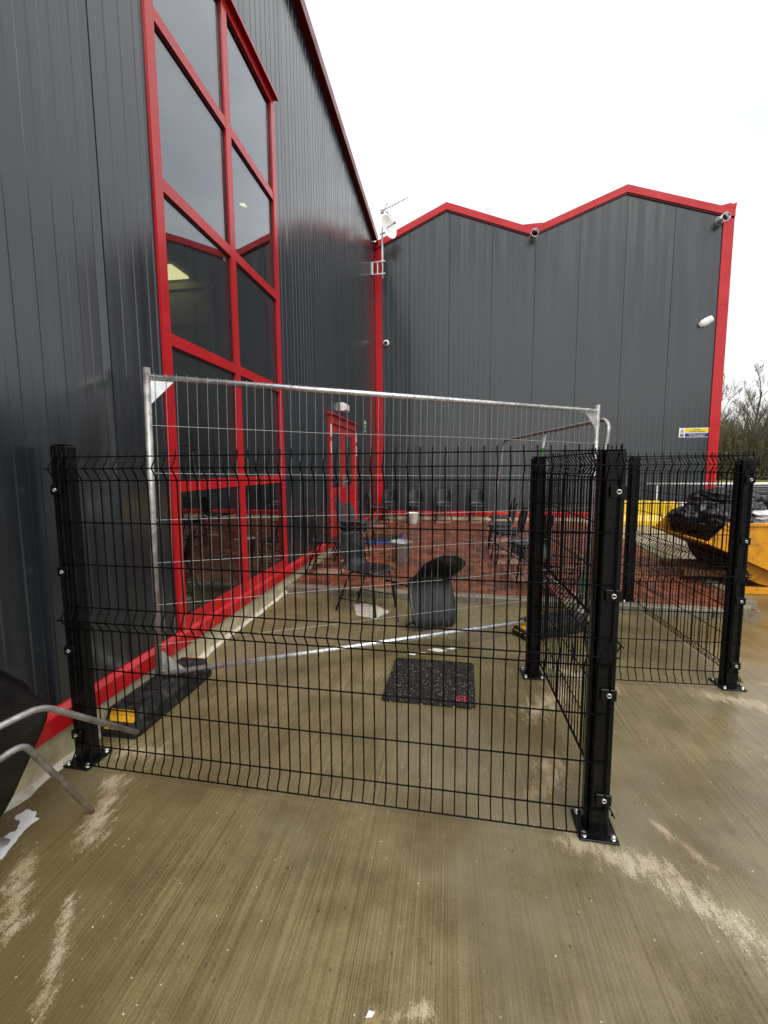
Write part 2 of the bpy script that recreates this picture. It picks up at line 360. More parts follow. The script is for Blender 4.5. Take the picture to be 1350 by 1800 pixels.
for n, (x0, y0, x1, y1) in enumerate(cells):
    dz = random.uniform(-.0025, .0025)
    if n < 300:
        key = (round(x1-x0, 3), round(y1-y0, 3))
        if key not in meshes:
            mb = MB(); brick_shape(mb, -key[0]/2, -key[1]/2, key[0]/2, key[1]/2, 0); meshes[key] = mb.mesh('brick'); meshes[key].materials.append(M['brick'])
        link('brick', meshes[key], None, pav, ((x0+x1)/2, (y0+y1)/2, PZ+dz))
    else: brick_shape(rest, x0, y0, x1, y1, PZ+dz)
tag(rest.build('brick_field', M['brick'], pav), kind='stuff')

kerb = tag(bpy.data.objects.new('kerb', None), 'concrete kerb stones edging the red bricks', kind='structure'); C.objects.link(kerb)
x = WX+.01
while x < 2.6:
    x1 = min(x+.9, 2.68); a = math.atan(-.075)
    m = Matrix.Translation((x, kerb_y(x), 0)) @ Matrix.Rotation(a, 4, 'Z')
    MB().cbox((.004, 0, -.1), ((x1-x)/math.cos(a)-.004, .12, PZ+.006), .012, m).build('kerb_stone', M['kerb'], kerb); x = x1
arc = [(2.70+.34*math.sin(t), kerb_y(2.7)+.34-.34*math.cos(t)) for t in [R(q) for q in range(0, 91, 15)]]; ins = [(2.70+.22*math.sin(t), kerb_y(2.7)+.34-.22*math.cos(t)) for t in [R(q) for q in range(0, 91, 15)]]
MB().prism(arc+ins[::-1], lambda x, y: (x, y, -.1), lambda x, y: (x, y, PZ+.008)).build('kerb_stone', M['kerb'], kerb)
y = arc[-1][1]+.004
while y < 8.4:
    y1 = min(y+.9, 8.48); f = lambda q: 3.03+(q-4.9)*.088
    MB().prism([(f(y), y), (f(y)+.12, y), (f(y1)+.12, y1-.006), (f(y1), y1-.006)], lambda x, y: (x, y, -.1), lambda x, y: (x, y, PZ+.004)).build('kerb_stone', M['kerb'], kerb); y = y1

# ------------------------------------------------------------------ cladding
RIB = .125
def rib_profile(u0, u1, org, dep=.003):
    """(u, depth) points of a micro-rib panel between two joints"""
    pts = [(u0, -.012), (u0+.002, -.012), (u0+.006, 0)]
    u = org + math.floor((u0-org)/RIB)*RIB
    while u < u1:
        for du, d in ((.0, 0), (.055, 0), (.0625, -dep), (.1175, -dep), (.1249, 0)):
            if u0+.014 < u+du < u1-.010: pts.append((u+du, d))
        u += RIB
    pts += [(u1-.004, 0), (u1-.0015, -.012)]
    # clean up: depth at the ends of the flats
    return pts
def clad_panel(mb, pts, bot, top, place):
    vs = []
    for u, d in pts: vs.append(place(u, d, bot(u) if callable(bot) else bot)); vs.append(place(u, d, top(u) if callable(top) else top))
    mb.add(vs, [(2*i, 2*i+2, 2*i+3, 2*i+1) for i in range(len(pts)-1)])
lb = thing('long_grey_building', 'long anthracite ribbed metal building with a tall red framed window on the left', 'building')
pl = lambda u, d, z: (WX+d, u, z)
WY0, WYM, WY1, WZ0, WZ1 = 2.822, 3.896, 4.975, .30, 5.50
DY0, DY1, DZ1 = 6.985, 9.02, 2.385
y = -2.65
while y < FY-.02:
    y1 = min(y+1, FY); mb = MB(); pts = rib_profile(y, y1, y)
    def cut(a, b): return [(a, 0)]*(a > y) + [p for p in pts if a-1e-6 <= p[0] <= b+1e-6] + [(b, 0)]*(b < y1)
    for a, b, zb in ((y, min(y1, WY0), .29), (max(y, WY0), min(y1, WY1), WZ1), (max(y, WY1), min(y1, DY0), .29), (max(y, DY0), min(y1, DY1), DZ1), (max(y, DY1), y1, .29)):
        if b-a > .01: clad_panel(mb, cut(a, b), zb, ZE, pl)
    mb.build('cladding_panel', M['clad'], lb); y = y1
# closed shell behind the cladding
sh = MB()
for a, b, z0, z1 in ((-2.7, WY0, -.1, ZE-.02), (WY0, WY1, WZ1, ZE-.02), (WY1, DY0, -.1, ZE-.02), (DY0, DY1, DZ1, ZE-.02), (DY1, FY+.5, -.1, ZE-.02), (WY0, WY1, -.1, WZ0-.01), (DY0, DY1, -.1, .05)):
    sh.box((WX-.12, a, z0), (WX-.02, b, z1))
sh.box((-14, -2.7, -.1), (-13.9, FY+.5, ZE-.02)); sh.box((-13.9, -2.7, -.1), (WX-.12, -2.6, ZE-.02)); sh.box((-13.9, FY+.4, -.1), (WX-.12, FY+.5, ZE-.02)); sh.box((-14, -2.7, ZE-.02), (WX-.02, FY+.5, ZE+.06))
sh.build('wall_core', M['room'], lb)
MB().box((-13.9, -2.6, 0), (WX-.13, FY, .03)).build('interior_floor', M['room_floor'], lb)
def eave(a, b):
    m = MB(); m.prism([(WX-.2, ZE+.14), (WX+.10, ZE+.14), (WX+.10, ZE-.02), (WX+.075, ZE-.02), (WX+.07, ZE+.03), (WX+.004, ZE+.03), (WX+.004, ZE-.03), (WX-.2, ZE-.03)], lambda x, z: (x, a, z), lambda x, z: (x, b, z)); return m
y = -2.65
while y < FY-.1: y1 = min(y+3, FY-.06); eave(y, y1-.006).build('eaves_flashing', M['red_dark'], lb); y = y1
def strip(a, b):   # folded red base flashing
    return MB().prism([(WX-.01, .308), (WX+.012, .308), (WX+.045, .285), (WX+.045, .197), (WX+.038, .19), (WX-.01, .19)], lambda x, z: (x, a, z), lambda x, z: (x, b, z))
for a, b in ((-2.65, .35), (.35, 3.35), (3.35, 6.35), (6.35, 6.94), (9.065, FY-.19)): strip(a, b-.004).build('base_flashing', M['red'], lb)
for a, b in ((-2.65, 6.94), (9.065, FY-.02)): MB().box((WX-.05, a, -.2), (WX+.012, b, .193)).build('plinth', M['plinth'], lb)
fil = MB(); n = 120; vs = []
for i in range(n+1):
    yy = -1+6.0*i/n; w = .018+.03*abs(mnoise.noise((yy*2.3, 1, 0)))+.035*max(0, mnoise.noise((yy*6, 5, 0))); h = .02+.02*abs(mnoise.noise((yy*3, 9, 0)))
    vs += [(WX+.011, yy, h), (WX+.014+w*.45, yy, h*.45), (WX+.014+w, yy, .0008)]
fil.add(vs, [(3*i+k, 3*i+k+1, 3*i+k+4, 3*i+k+3) for i in range(n) for k in (0, 1)], True); fil.build('mortar_fillet', M['mortar'], lb)

# tall window
BW = .088
fm = MB()
fx0, fx1 = WX-.11, WX+.018
for a, b in ((WY0, WY0+BW), (WY1-BW, WY1)): fm.box((fx0, a, WZ0), (fx1, b, WZ1))
fm.box((fx0, WY0+BW, WZ0), (fx1-.001, WY1-BW, WZ0+.095)); fm.box((fx0, WY0+BW, WZ1-BW), (fx1-.001, WY1-BW, WZ1))
win = fm.build('window', M['red'], lb)
ZB = [1.41, 2.441, 3.456, 4.504]
MB().box((fx0+.002, WYM-.045, WZ0+.095), (fx1-.003, WYM+.045, WZ1-BW)).build('mullion', M['red'], win)
cols = ((WY0+BW, WYM-.045), (WYM+.045, WY1-BW))
for z in ZB:
    for a, b in cols: MB().box((fx0+.004, a, z-.084), (fx1-.005, b, z)).build('transom', M['red'], win)
zs = [WZ0+.095] + [q for z in ZB for q in (z-.084, z)] + [WZ1-BW]
for (a, b) in cols:
    for z0, z1 in zip(zs[::2], zs[1::2]):
        MB().box((WX-.022, a+.002, z0+.002), (WX-.012, b-.002, z1-.002)).build('pane', M['glass'], win)
        gm = MB(); g = .014
        for q in (((a, z0), (a+g, z1)), ((b-g, z0), (b, z1)), ((a+g, z0), (b-g, z0+g)), ((a+g, z1-g), (b-g, z1))): gm.box((WX-.0115, q[0][0], q[0][1]), (WX-.004, q[1][0], q[1][1]))
        gm.build('gasket', M['ink'], win)
MB().prism([(WX-.01, 5.535), (WX+.019, 5.535), (WX+.065, 5.515), (WX+.065, 5.495), (WX+.06, 5.495), (WX+.06, 5.509), (WX+.019, 5.522), (WX-.01, 5.522)], lambda x, z: (x, WY0-.05, z), lambda x, z: (x, WY1+.05, z)).build('head_flashing', M['red'], win)
# dim room behind the glass
MB().box((WX-.5, WY0, .40), (WX-.125, WY1, .46)).build('interior_sill', M['plinth'], lb)
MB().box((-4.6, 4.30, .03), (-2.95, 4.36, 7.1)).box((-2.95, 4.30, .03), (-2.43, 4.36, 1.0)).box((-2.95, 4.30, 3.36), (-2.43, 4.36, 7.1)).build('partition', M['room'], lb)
dp = MB().box((-2.95, 4.29, 1.0), (-2.43, 4.35, 3.30))
for z in (1.7, 2.35, 2.95): dp.box((-2.90, 4.278, z), (-2.48, 4.292, z+.012))
dp.box((-3.0, 4.265, 3.30), (-2.40, 4.36, 3.36)).box((-2.45, 4.27, 1.0), (-2.415, 4.36, 3.30)); dp.build('partition_door', M['room_light'], lb)
MB().box((-3.1, 4.0, 3.40), (-2.62, 4.28, 3.42)).build('ceiling_light', M['lamp'], lb)
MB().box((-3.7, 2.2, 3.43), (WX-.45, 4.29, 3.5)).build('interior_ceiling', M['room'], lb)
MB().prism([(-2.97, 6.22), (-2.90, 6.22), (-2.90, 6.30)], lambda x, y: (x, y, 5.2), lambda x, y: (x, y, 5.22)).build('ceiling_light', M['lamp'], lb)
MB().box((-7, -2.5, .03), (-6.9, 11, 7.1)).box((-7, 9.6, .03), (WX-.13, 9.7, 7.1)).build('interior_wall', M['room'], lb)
tb = MB().lathe([(0, .72), (.42, .72), (.44, .735), (.42, .75), (0, .75)], 28).tube([(0, 0, .03), (0, 0, .72)], .035).build('interior_table', M['wood'], lb, (-2.85, 3.75, 0))

# red double door
dm = MB(); d0 = WX-.12; d1 = WX+.03; PB = .085
for a, b in ((DY0, DY0+PB), (DY1-PB, DY1)): dm.box((d0, a, PZ), (d1, b, DZ1-.03))
dm.box((d0, DY0+PB, DZ1-.16), (d1-.001, DY1-PB, DZ1-.03)); dm.prism([(WX-.02, DZ1+.02), (WX+.012, DZ1+.02), (WX+.085, DZ1-.01), (WX+.085, DZ1-.03), (WX-.02, DZ1-.03)], lambda x, z: (x, DY0-.03, z), lambda x, z: (x, DY1+.03, z))
door = dm.build('double_door', M['red'], lb)
mid = (DY0+DY1)/2
for a, b in ((DY0+PB+.004, mid-.004), (mid+.004, DY1-PB-.004)):
    lf = MB(); x0, x1 = WX-.06, WX-.005
    lf.box((x0, a, PZ+.01), (x1, a+.12, DZ1-.165)); lf.box((x0, b-.12, PZ+.01), (x1, b, DZ1-.165))
    lf.box((x0, a+.12, DZ1-.3), (x1-.001, b-.12, DZ1-.165)); lf.box((x0, a+.12, 1.0), (x1-.001, b-.12, 1.14)); lf.box((x0, a+.12, PZ+.01), (x1-.001, b-.12, .3)); lf.box((x0+.01, a+.12, .3), (x1-.018, b-.12, 1.0))
    lf.build('door_leaf', M['red'], door)
    MB().box((WX-.035, a+.121, 1.141), (WX-.025, b-.121, DZ1-.301)).build('pane', M['glass'], door)
for yy in (mid-.07, mid+.07): MB().tube([(WX-.005, yy, 1.23), (WX+.05, yy, 1.23), (WX+.05, yy+(.13 if yy > mid else -.13), 1.23)], .012).cbox((WX-.004, yy-.022, 1.12), (WX+.004, yy+.022, 1.32), .002).build('handle', M['bolt'], door)
for yy in (DY0+.035, DY1-.05):
    for z0, z1 in ((2.0, 2.2), (1.72, 1.92)): MB().box((d1-.0005, yy-.02, z0), (d1+.003, yy+.035, z1)).build('label_strip', M['white'], door)
MB().box((WX-.2, DY0-.03, -.05), (WX+.09, DY1+.03, PZ+.012)).build('threshold', M['galv_dull'], door)

# ------------------------------------------------------------------ gabled wing
gw = thing('gabled_wing', 'dark grey clad wing with two red edged gables at the back', 'building')
fp = lambda u, d, z: (u, FY-d, z)
xs = [WX+.17, -1.052, -.042, 1.005, 2.036, 3.061, 4.097, 5.15, 6.17]
for a, b in zip(xs, xs[1:]):
    pts = rib_profile(a, b, a, .0011)
    for gx, _ in G[1:4]:
        if a+.02 < gx < b-.02:
            dd = min(pts, key=lambda p: abs(p[0]-gx))[1]; pts.append((gx, dd))
    pts.sort(); mb = MB(); clad_panel(mb, pts, .29, lambda u: gable(u)-.1, fp); mb.build('cladding_panel', M['clad'], gw)
core = MB().prism([(WX, -.1), (6.36, -.1)] + [(x, z-.06) for x, z in G[::-1]][0:] , lambda x, z: (x, FY+.02, z), lambda x, z: (x, FY+14, z)); core.build('wall_core', M['room'], gw)
for (xa, za), (xb, zb) in zip(G, G[1:]):
    t = .165; y0, y1 = FY-.055, FY+.25
    MB().prism([(xa, za), (xb, zb), (xb, zb-t), (xa, za-t)], lambda x, z: (x, y0, z), lambda x, z: (x, y1, z)).build('verge_flashing', M['red'], gw)
    MB().prism([(xa, za-.06), (xb, zb-.06), (xb, zb-.1), (xa, za-.1)], lambda x, z: (x, y1+.001, z), lambda x, z: (x, FY+14, z)).build('roof', M['clad'], gw)
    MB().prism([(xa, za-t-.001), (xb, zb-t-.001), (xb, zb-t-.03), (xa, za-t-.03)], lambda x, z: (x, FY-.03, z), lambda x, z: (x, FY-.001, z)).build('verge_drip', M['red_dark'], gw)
def corner(x0, x1, z0, z1, ztop=None):
    return MB().prism([(x0, FY-.03), (x1, FY-.03), (x1, FY+.15), (x0, FY+.15)], lambda x, y: (x, y, z0), lambda x, y: (x, y, z1))
for z0, z1 in ((.05, 2.45), (2.455, 5.0), (5.005, 7.05)): corner(WX+.005, WX+.185, z0, z1).build('corner_flashing', M['red'], gw)
for z0, z1 in ((.05, 2.45), (2.455, 5.2), (5.205, 7.12)): corner(6.16, 6.385, z0, z1).build('corner_flashing', M['red'], gw)
MB().prism([(1.70, 7.31), (1.72, 7.335), (2.18, 7.345), (2.16, 7.30), (1.947, 7.236)], lambda x, z: (x, FY-.03, z), lambda x, z: (x, FY+.2, z)).build('valley_flashing', M['red'], gw)
MB().prism([(5.95, 7.36), (6.30, 7.42), (6.33, 7.30), (6.15, 7.25)], lambda x, z: (x, FY-.03, z), lambda x, z: (x, FY+.2, z)).build('valley_flashing', M['red'], gw)
MB().prism([(6.382, 7.27), (6.15, 7.34), (6.40, 7.40)], lambda x, z: (x, FY-.058, z), lambda x, z: (x, FY+.2, z)).build('corner_cap', M['red'], gw)
for a, b in ((WX+.2, 3.0), (3.004, 6.15)): MB().prism([(FY+.01, .308), (FY-.012, .308), (FY-.045, .285), (FY-.045, .197), (FY-.038, .19), (FY+.01, .19)], lambda y, z: (a, y, z), lambda y, z: (b, y, z)).build('base_flashing', M['red'], gw)
MB().box((WX+.02, FY-.012, -.2), (6.36, FY+.05, .193)).build('plinth', M['plinth'], gw)

# ------------------------------------------------------------------ wall fittings
def spout(x, z, label):
    t = thing('overflow_pipe', label, 'pipe', (x, FY, z), group='overflow pipes below the roof valleys')
    m = Matrix.Translation((0, .02, 0)) @ Matrix.Rotation(R(96), 4, 'X')
    MB().lathe([(.088, 0), (.088, .26), (.081, .26), (.081, .05)], 20, m).build('pipe', M['galv'], t); MB().lathe([(.105, .018), (.105, .03), (.088, .03)], 20, m).build('collar', M['galv_dull'], t)
spout(1.97, 7.06, 'silver overflow pipe below the valley between the two gables'); spout(6.10, 7.06, 'silver overflow pipe at the right end of the roof edge')
t = thing('dome_camera', 'small white round fitting with black centre beside the red corner', 'camera', (-1.665, FY, 4.70))
mr = Matrix.Rotation(R(90), 4, 'X')
MB().lathe([(0, 0), (.085, 0), (.085, .05), (.07, .075), (.045, .085)], 20, mr).build('housing', M['white'], t); MB().lathe([(.045, .083), (.035, .11), (.015, .122), (0, .124)], 16, mr).build('lens', M['ink'], t)
t = thing('bulkhead_light', 'white oval fitting high on the wing near its right corner', 'lamp', (5.95, FY, 4.83))
m2 = Matrix.Translation((-.02, -.03, 0)) @ Matrix.Rotation(R(60), 4, 'Y') @ Matrix.Scale(.6, 4, (0, 1, 0))
MB().lathe([(0, -.17), (.05, -.16), (.085, -.08), (.09, 0), (.085, .08), (.07, .15)], 18, m2).build('housing', M['white'], t); MB().lathe([(.07, .15), (.055, .13), (0, .12)], 18, m2).build('lens', M['galv_dull'], t); MB().tube([(-.05, .0, -.03), (-.05, -.06, -.03)], .03).build('mount', M['white'], t)
t = thing('door_light', 'white box light fixed above the red double door', 'lamp', (WX, 7.9, 2.57))
MB().cbox((0, -.15, -.075), (.08, .15, .075), .012).build('housing', M['white'], t); MB().cbox((.0805, -.135, -.062), (.115, .135, .06), .014).build('diffuser', M['white_plastic'], t)
t = thing('green_sign', 'narrow green and white safety sign between the door and the corner', 'sign', (WX+.001, 10.1, 2.43))
MB().box((0, -.13, -.15), (.004, .13, .15)).build('board', M['green'], t)
MB().box((.0045, -.10, .06), (.006, .10, .12)).box((.0045, -.02, -.06), (.006, .02, .04)).box((.0045, -.05, -.02), (.006, -.021, .0)).box((.0045, .021, .0), (.006, .06, .02)).box((.0045, -.08, -.12), (.006, .08, -.10)).build('pictogram', M['white'], t)
def text(body, size, mat, parent, loc, rot, align='CENTER', ext=.0008):
    cu = bpy.data.curves.new('lettering', 'FONT'); cu.body = body; cu.size = size; cu.align_x = align; cu.align_y = 'CENTER'; cu.extrude = ext
    o = bpy.data.objects.new('lettering', cu); C.objects.link(o); dg = bpy.context.evaluated_depsgraph_get(); me = bpy.data.meshes.new_from_object(o.evaluated_get(dg))
    bpy.data.objects.remove(o); me.materials.clear(); o = link('lettering', me, mat, parent, loc); o.rotation_euler = rot; return o
t = thing('warning_sign', 'yellow and blue warning sign low on the wing beside the right corner', 'sign', (5.84, FY-.002, 2.265))
MB().cbox((-.335, -.006, -.112), (.335, 0, .112), .002).build('board', M['white'], t)
MB().box((-.20, -.009, .005), (.32, -.0062, .10)).build('yellow_field', M['sign_yellow'], t); MB().box((-.20, -.009, -.098), (.32, -.0062, -.012)).build('blue_field', M['sign_blue'], t)
rx = (R(90), 0, 0)
text('Warning', .046, M['ink'], t, (.06, -.0105, .074), rx); text('Forklifts operating', .046, M['ink'], t, (.06, -.0105, .030), rx)
text('Pedestrians must keep to', .036, M['white'], t, (.06, -.0105, -.036), rx); text('the marked walkways', .036, M['white'], t, (.06, -.0105, -.074), rx)
MB().prism([(-.31, .012), (-.225, .012), (-.2675, .09)], lambda x, z: (x, -.0062, z), lambda x, z: (x, -.009, z)).build('triangle_symbol', M['ink'], t)
MB().prism([(-.292, .022), (-.243, .022), (-.2675, .068)], lambda x, z: (x, -.0092, z), lambda x, z: (x, -.0105, z)).build('triangle_symbol', M['sign_yellow'], t)
MB().lathe([(0, 0), (.042, 0), (.042, .003), (0, .003)], 20, Matrix.Translation((-.2675, -.0062, -.055)) @ mr).build('round_symbol', M['sign_blue'], t)
MB().box((-.275, -.0112, -.08), (-.26, -.0095, -.04)).lathe([(0, 0), (.009, 0), (.009, .0015), (0, .0015)], 12, Matrix.Translation((-.2675, -.0095, -.03)) @ mr).build('round_symbol', M['white'], t)

# aerial mast in the corner
t = thing('aerial_mast', 'white pole with dish and television aerial at the inner corner of the roof', 'aerial', (-1.68, 11.2, 6.12))
MB().tube([(0, 0, 0), (0, 0, 1.05)], .024, 12).tube([(0, 0, 1.05), (0, 0, 1.85)], .013, 10).build('pole', M['white'], t)
br = MB()
for z in (.11, .40): br.tube([(-.265, .1, z), (-.265, -.0, z), (.075, 0-.03, z)], .015, 8)
br.box((-.27, -.02, .11), (-.235, .05, .40)); br.box((-.13, -.02, .11), (-.105, .0, .40)); br.build('wall_bracket', M['white'], t)
n_ = Vector((.80, -.56, .12)).normalized(); q = n_.to_track_quat('Z', 'Y').to_matrix().to_4x4(); q.translation = Vector((.16, -.06, 1.16))
MB().lathe([(0, -.05), (.10, -.042), (.2, -.016), (.27, .02), (.275, .02), (.275, .026), (.265, .026), (.2, -.008), (.1, -.034), (0, -.042)], 28, q).build('dish', M['white'], t)
MB().tube([q @ Vector((0, 0, -.04)), q @ Vector((0, 0, .2))], .014).tube([q @ Vector((0, 0, .2)), q @ Vector((0, 0, .24))], .034).build('dish_feed', M['galv_dull'], t)
MB().tube([(-.05, .02, 1.05), (.09, -.03, 1.06)], .02).build('dish_mount', M['galv_dull'], t)
bm_ = Vector((.88, -.47, .06)).normalized(); sd_ = Vector((.47, .88, 0)).normalized(); b0 = Vector((-.04, 0, 1.56))
ya = MB().tube([b0, b0+bm_*.82], .009, 6)
for i, dd in enumerate((.10, .22, .30, .37, .45, .53, .67, .81)):
    p = b0+bm_*dd; l = .10 if i in (1,) else .06; ya.tube([p-Vector((0, 0, l)), p+Vector((0, 0, l))], .006, 5)
for s in (-1, 1): ya.tube([b0+bm_*.12, b0+bm_*.0+Vector((0, 0, .15*s))+bm_*.24], .008, 5)
ya.tube([b0+bm_*.12, b0+bm_*.34+Vector((0, 0, -.24))], .008, 5); ya.build('aerial', M['galv_dull'], t)
MB().cbox((-.035, -.035, 1.52), (.035, .035, 1.60), .006).build('clamp', M['galv_dull'], t)

# ------------------------------------------------------------------ black mesh fence
def fence_post(x, y, rz, h, z0, label, side=1, clamps=True):
    t = thing('fence_post', label, 'fence post', (x, y, z0), rz, 'black steel posts of the mesh fence')
    for lo, hi in (((-.046, -.03, .008), (-.0025, .03, h)), ((.0025, -.03, .008), (.046, .03, h-.003))) if side < 0 else (((-.029, -.03, .008), (.046, .03, h)), ((-.046, -.012, .008), (-.0305, .026, h-.006))):
        MB().cbox(lo, hi, .003).build('box_section', M['black'], t)
    MB().cbox((-.044, -.024, h+.0005), (.044, .024, h+.008), .003).build('cap', M['black'], t)
    MB().cbox((-.075, -.08, 0), (.075, .08, .009), .002).build('base_plate', M['black'], t)
    for a, b in ((-.055, -.06), (.055, -.06), (-.055, .06), (.055, .06)):
        MB().lathe([(0, .026), (.008, .025), (.011, .020), (.011, .009), (.016, .009), (.016, .0085)], 12).build('anchor_bolt', M['bolt'], t, (a, b, 0))
    for z in (1.40, 1.0, .60, .155)*clamps:
        cl = MB().cbox((.02*side-.03, -.041, z-.024), (.02*side+.03, -.0305, z+.024), .003).build('clamp', M['black'], t)
        MB().lathe([(.0045, .0025), (.005, .006), (.0085, .0065), (.0105, .003), (.0105, 0)], 14, Matrix.Translation((.02*side, -.041, z)) @ mr).build('bolt', M['bolt'], cl)
    return t
def bend(z0, d, s=1):   # fold in the wire: (offset, z)
    return [(0, z0+.055), (d*.25, z0+.04), (d, z0+.004), (d, z0-.004), (d*.25, z0-.04), (0, z0-.055)]
D = .032
WP = [(0, 1.578)] + bend(1.50, D) + bend(.772, D) + [(0, .112), (D*.25, .085), (D, .048), (D, .03)]
HZ = [(0, 1.555), (D, 1.50), (0, 1.445), (0, 1.245), (0, 1.04), (0, .828), (D, .772), (0, .716), (0, .515), (0, .312), (0, .108), (D, .034)]
def fence_panel(p0, p1, label, z=0.0, cut=1.0):
    p0 = Vector((*p0, z)); p1 = Vector((*p1, z)); d = p1-p0; ln = d.length
    t = thing('mesh_fence_panel', label, 'fence panel', p0, math.atan2(d.y, d.x), 'black welded mesh panels')
    vm = MB().tube([(0, -a, zz) for a, zz in WP], .0032, 6).mesh('vertical_wire'); vm.materials.append(M['wire'])
    n = int(round((ln-.03)/.05))
    for i in range(n+1): link('vertical_wire', vm, None, t, (.015+i*(ln-.03)/n, 0, 0))
    for a, zz in HZ:
        s = -.006 if a else .006
        hm = MB().tube([(0, 0, 0), (ln, 0, 0)], .0033, 6).build('horizontal_wire', M['wire'], t, (0, -a+s, zz))
    return t
FP = dict(L=(-1.842, 1.868), R=(.607, 1.78), Mid=(.60, 3.13), Rear=(1.86, 4.80), FR=(1.885, 3.15))
fence_post(*FP['L'], R(-2), 1.61, 0, 'black fence post against the grey wall beside the tall window', -1)
fence_post(*FP['R'], R(-2), 1.55, 0, 'nearest black fence post with silver bolts on the open concrete')
fence_post(*FP['Mid'], R(1), 1.555, 0, 'black fence post standing behind the nearest post and the dark mat', 1, False)
fence_post(*FP['Rear'], R(2), 1.50, PZ, 'black fence post bolted to the bricks just behind the kerb', 1, False)
fence_post(*FP['FR'], R(2), 1.525, 0, 'rightmost black fence post in front of the yellow skip')
fence_panel((-1.872, 1.826), (.645, 1.737), 'wide black mesh panel across the front of the enclosure')
fence_panel((.655, 1.80), (.645, 3.11), 'short black mesh panel running back from the nearest post')
fence_panel((.57, 3.09), (1.93, 3.112), 'black mesh panel facing forward behind the nearest post')
fence_panel((1.93, 3.13), (1.905, 4.83), 'black mesh panel running back to the post on the bricks')

# ------------------------------------------------------------------ temporary fencing and rubber feet
def arcpts(c, r, a0, a1, n=6): return [(c[0]+r*math.cos(R(a0+(a1-a0)*i/n)), 0, c[1]+r*math.sin(R(a0+(a1-a0)*i/n))) for i in range(n+1)]
A_, B_ = Vector((-1.85, 2.45, 0)), Vector((1.285, 4.235, 0)); d = B_-A_; ln = d.length
t = thing('temporary_fence_panel', 'tall galvanised temporary fence panel standing in rubber feet before the seating', 'fence panel', (A_.x, A_.y, 0), math.atan2(d.y, d.x))
t.rotation_euler = (0, R(1.05), math.atan2(d.y, d.x))
MB().tube([(0, 0, .06), (0, 0, 2.105)], .021, 12).build('upright', M['galv_dull'], t); MB().tube([(ln, 0, .07), (ln, 0, 2.105)], .021, 12).build('upright', M['galv_dull'], t)
MB().tube([(.02, 0, 2.05), (ln-.02, 0, 2.05)], .0195, 12).build('top_rail', M['galv'], t); MB().tube([(.02, 0, .175), (ln-.02, 0, .175)], .0195, 12).build('bottom_rail', M['galv'], t)
for x0, s in ((0, 1), (ln, -1)):
    for z0, q in ((2.05, -1), (.175, 1)): MB().prism([(x0+s*.018, z0+q*.015), (x0+s*.15, z0+q*.015), (x0+s*.018, z0+q*.16)], lambda x, z: (x, -.003, z), lambda x, z: (x, .003, z)).build('gusset', M['galv'], t)
vm = MB().tube([(0, 0, .15), (0.002, .002, .8), (-.001, -.001, 1.4), (0, 0, 2.075)], .0016, 4, False).mesh('mesh_wire'); vm.materials.append(M['wire_galv'])
for i in range(62): o = link('mesh_wire', vm, None, t, (.05+i*(ln-.10)/61+random.uniform(-.004, .004), -.021, 0)); o.rotation_euler = (0, random.uniform(-.003, .003), random.uniform(0, 6))
for z in (1.76, 1.47, 1.18, .91, .64, .38): MB().tube([(.01, 0, 0), (ln*.3, 0, random.uniform(-.012, .004)), (ln*.6, 0, random.uniform(-.012, .006)), (ln-.01, 0, 0)], .0019, 4, False).build('mesh_wire', M['wire_galv'], t, (0, -.0245, z))

bl0, bl1 = Vector((1.245, 4.33, .10)), Vector((.69, 7.72, .10)); d = bl1-bl0; ln = d.length
t = thing('round_topped_fence_panel', 'leaning tubular fence panel with rounded corners running back over the bricks', 'fence panel', bl0)
t.rotation_euler = (R(7), 0, math.atan2(d.y, d.x))
H_ = 1.84
MB().tube([(0, 0, 0), (0, 0, H_-.14)] + arcpts((.14, H_-.14), .14, 180, 90)[1:] + [(ln-.14, 0, H_)] + arcpts((ln-.14, H_-.14), .14, 90, 0)[1:] + [(ln, 0, 0)], .021, 10).build('frame', M['galv_dull'], t)
MB().tube([(0, 0, .12), (ln, 0, .12)], .018, 8).build('bottom_rail', M['galv_dull'], t)
mu = MB().tube([(ln*.46, 0, .10), (ln*.46, 0, H_+.015)], .020, 10).build('middle_upright', M['galv_dull'], t); MB().tube([(ln*.46, 0, 1.52), (ln*.46, 0, 1.64)], .0215, 10, False).build('green_band', M['green_paint'], mu)
MB().tube([(0, 0, .80), (0, 0, 1.12)], .0222, 10, False).build('green_band', M['green_paint'], t); MB().tube([(0, 0, .18), (0, 0, .32)], .0222, 10, False).build('green_band', M['green_paint'], t)
vm = MB().tube([(0, 0, .12), (0, 0, H_)], .0013, 3, False).mesh('mesh_wire'); vm.materials.append(M['wire_galv'])
for i in range(1, 30): link('mesh_wire', vm, None, t, (i*ln/30, -.019, 0))
for z in (.4, .7, 1.0, 1.3, 1.6): MB().tube([(.02, 0, 0), (ln-.02, 0, 0)], .0015, 3, False).build('mesh_wire', M['wire_galv'], t, (0, -.022, z))

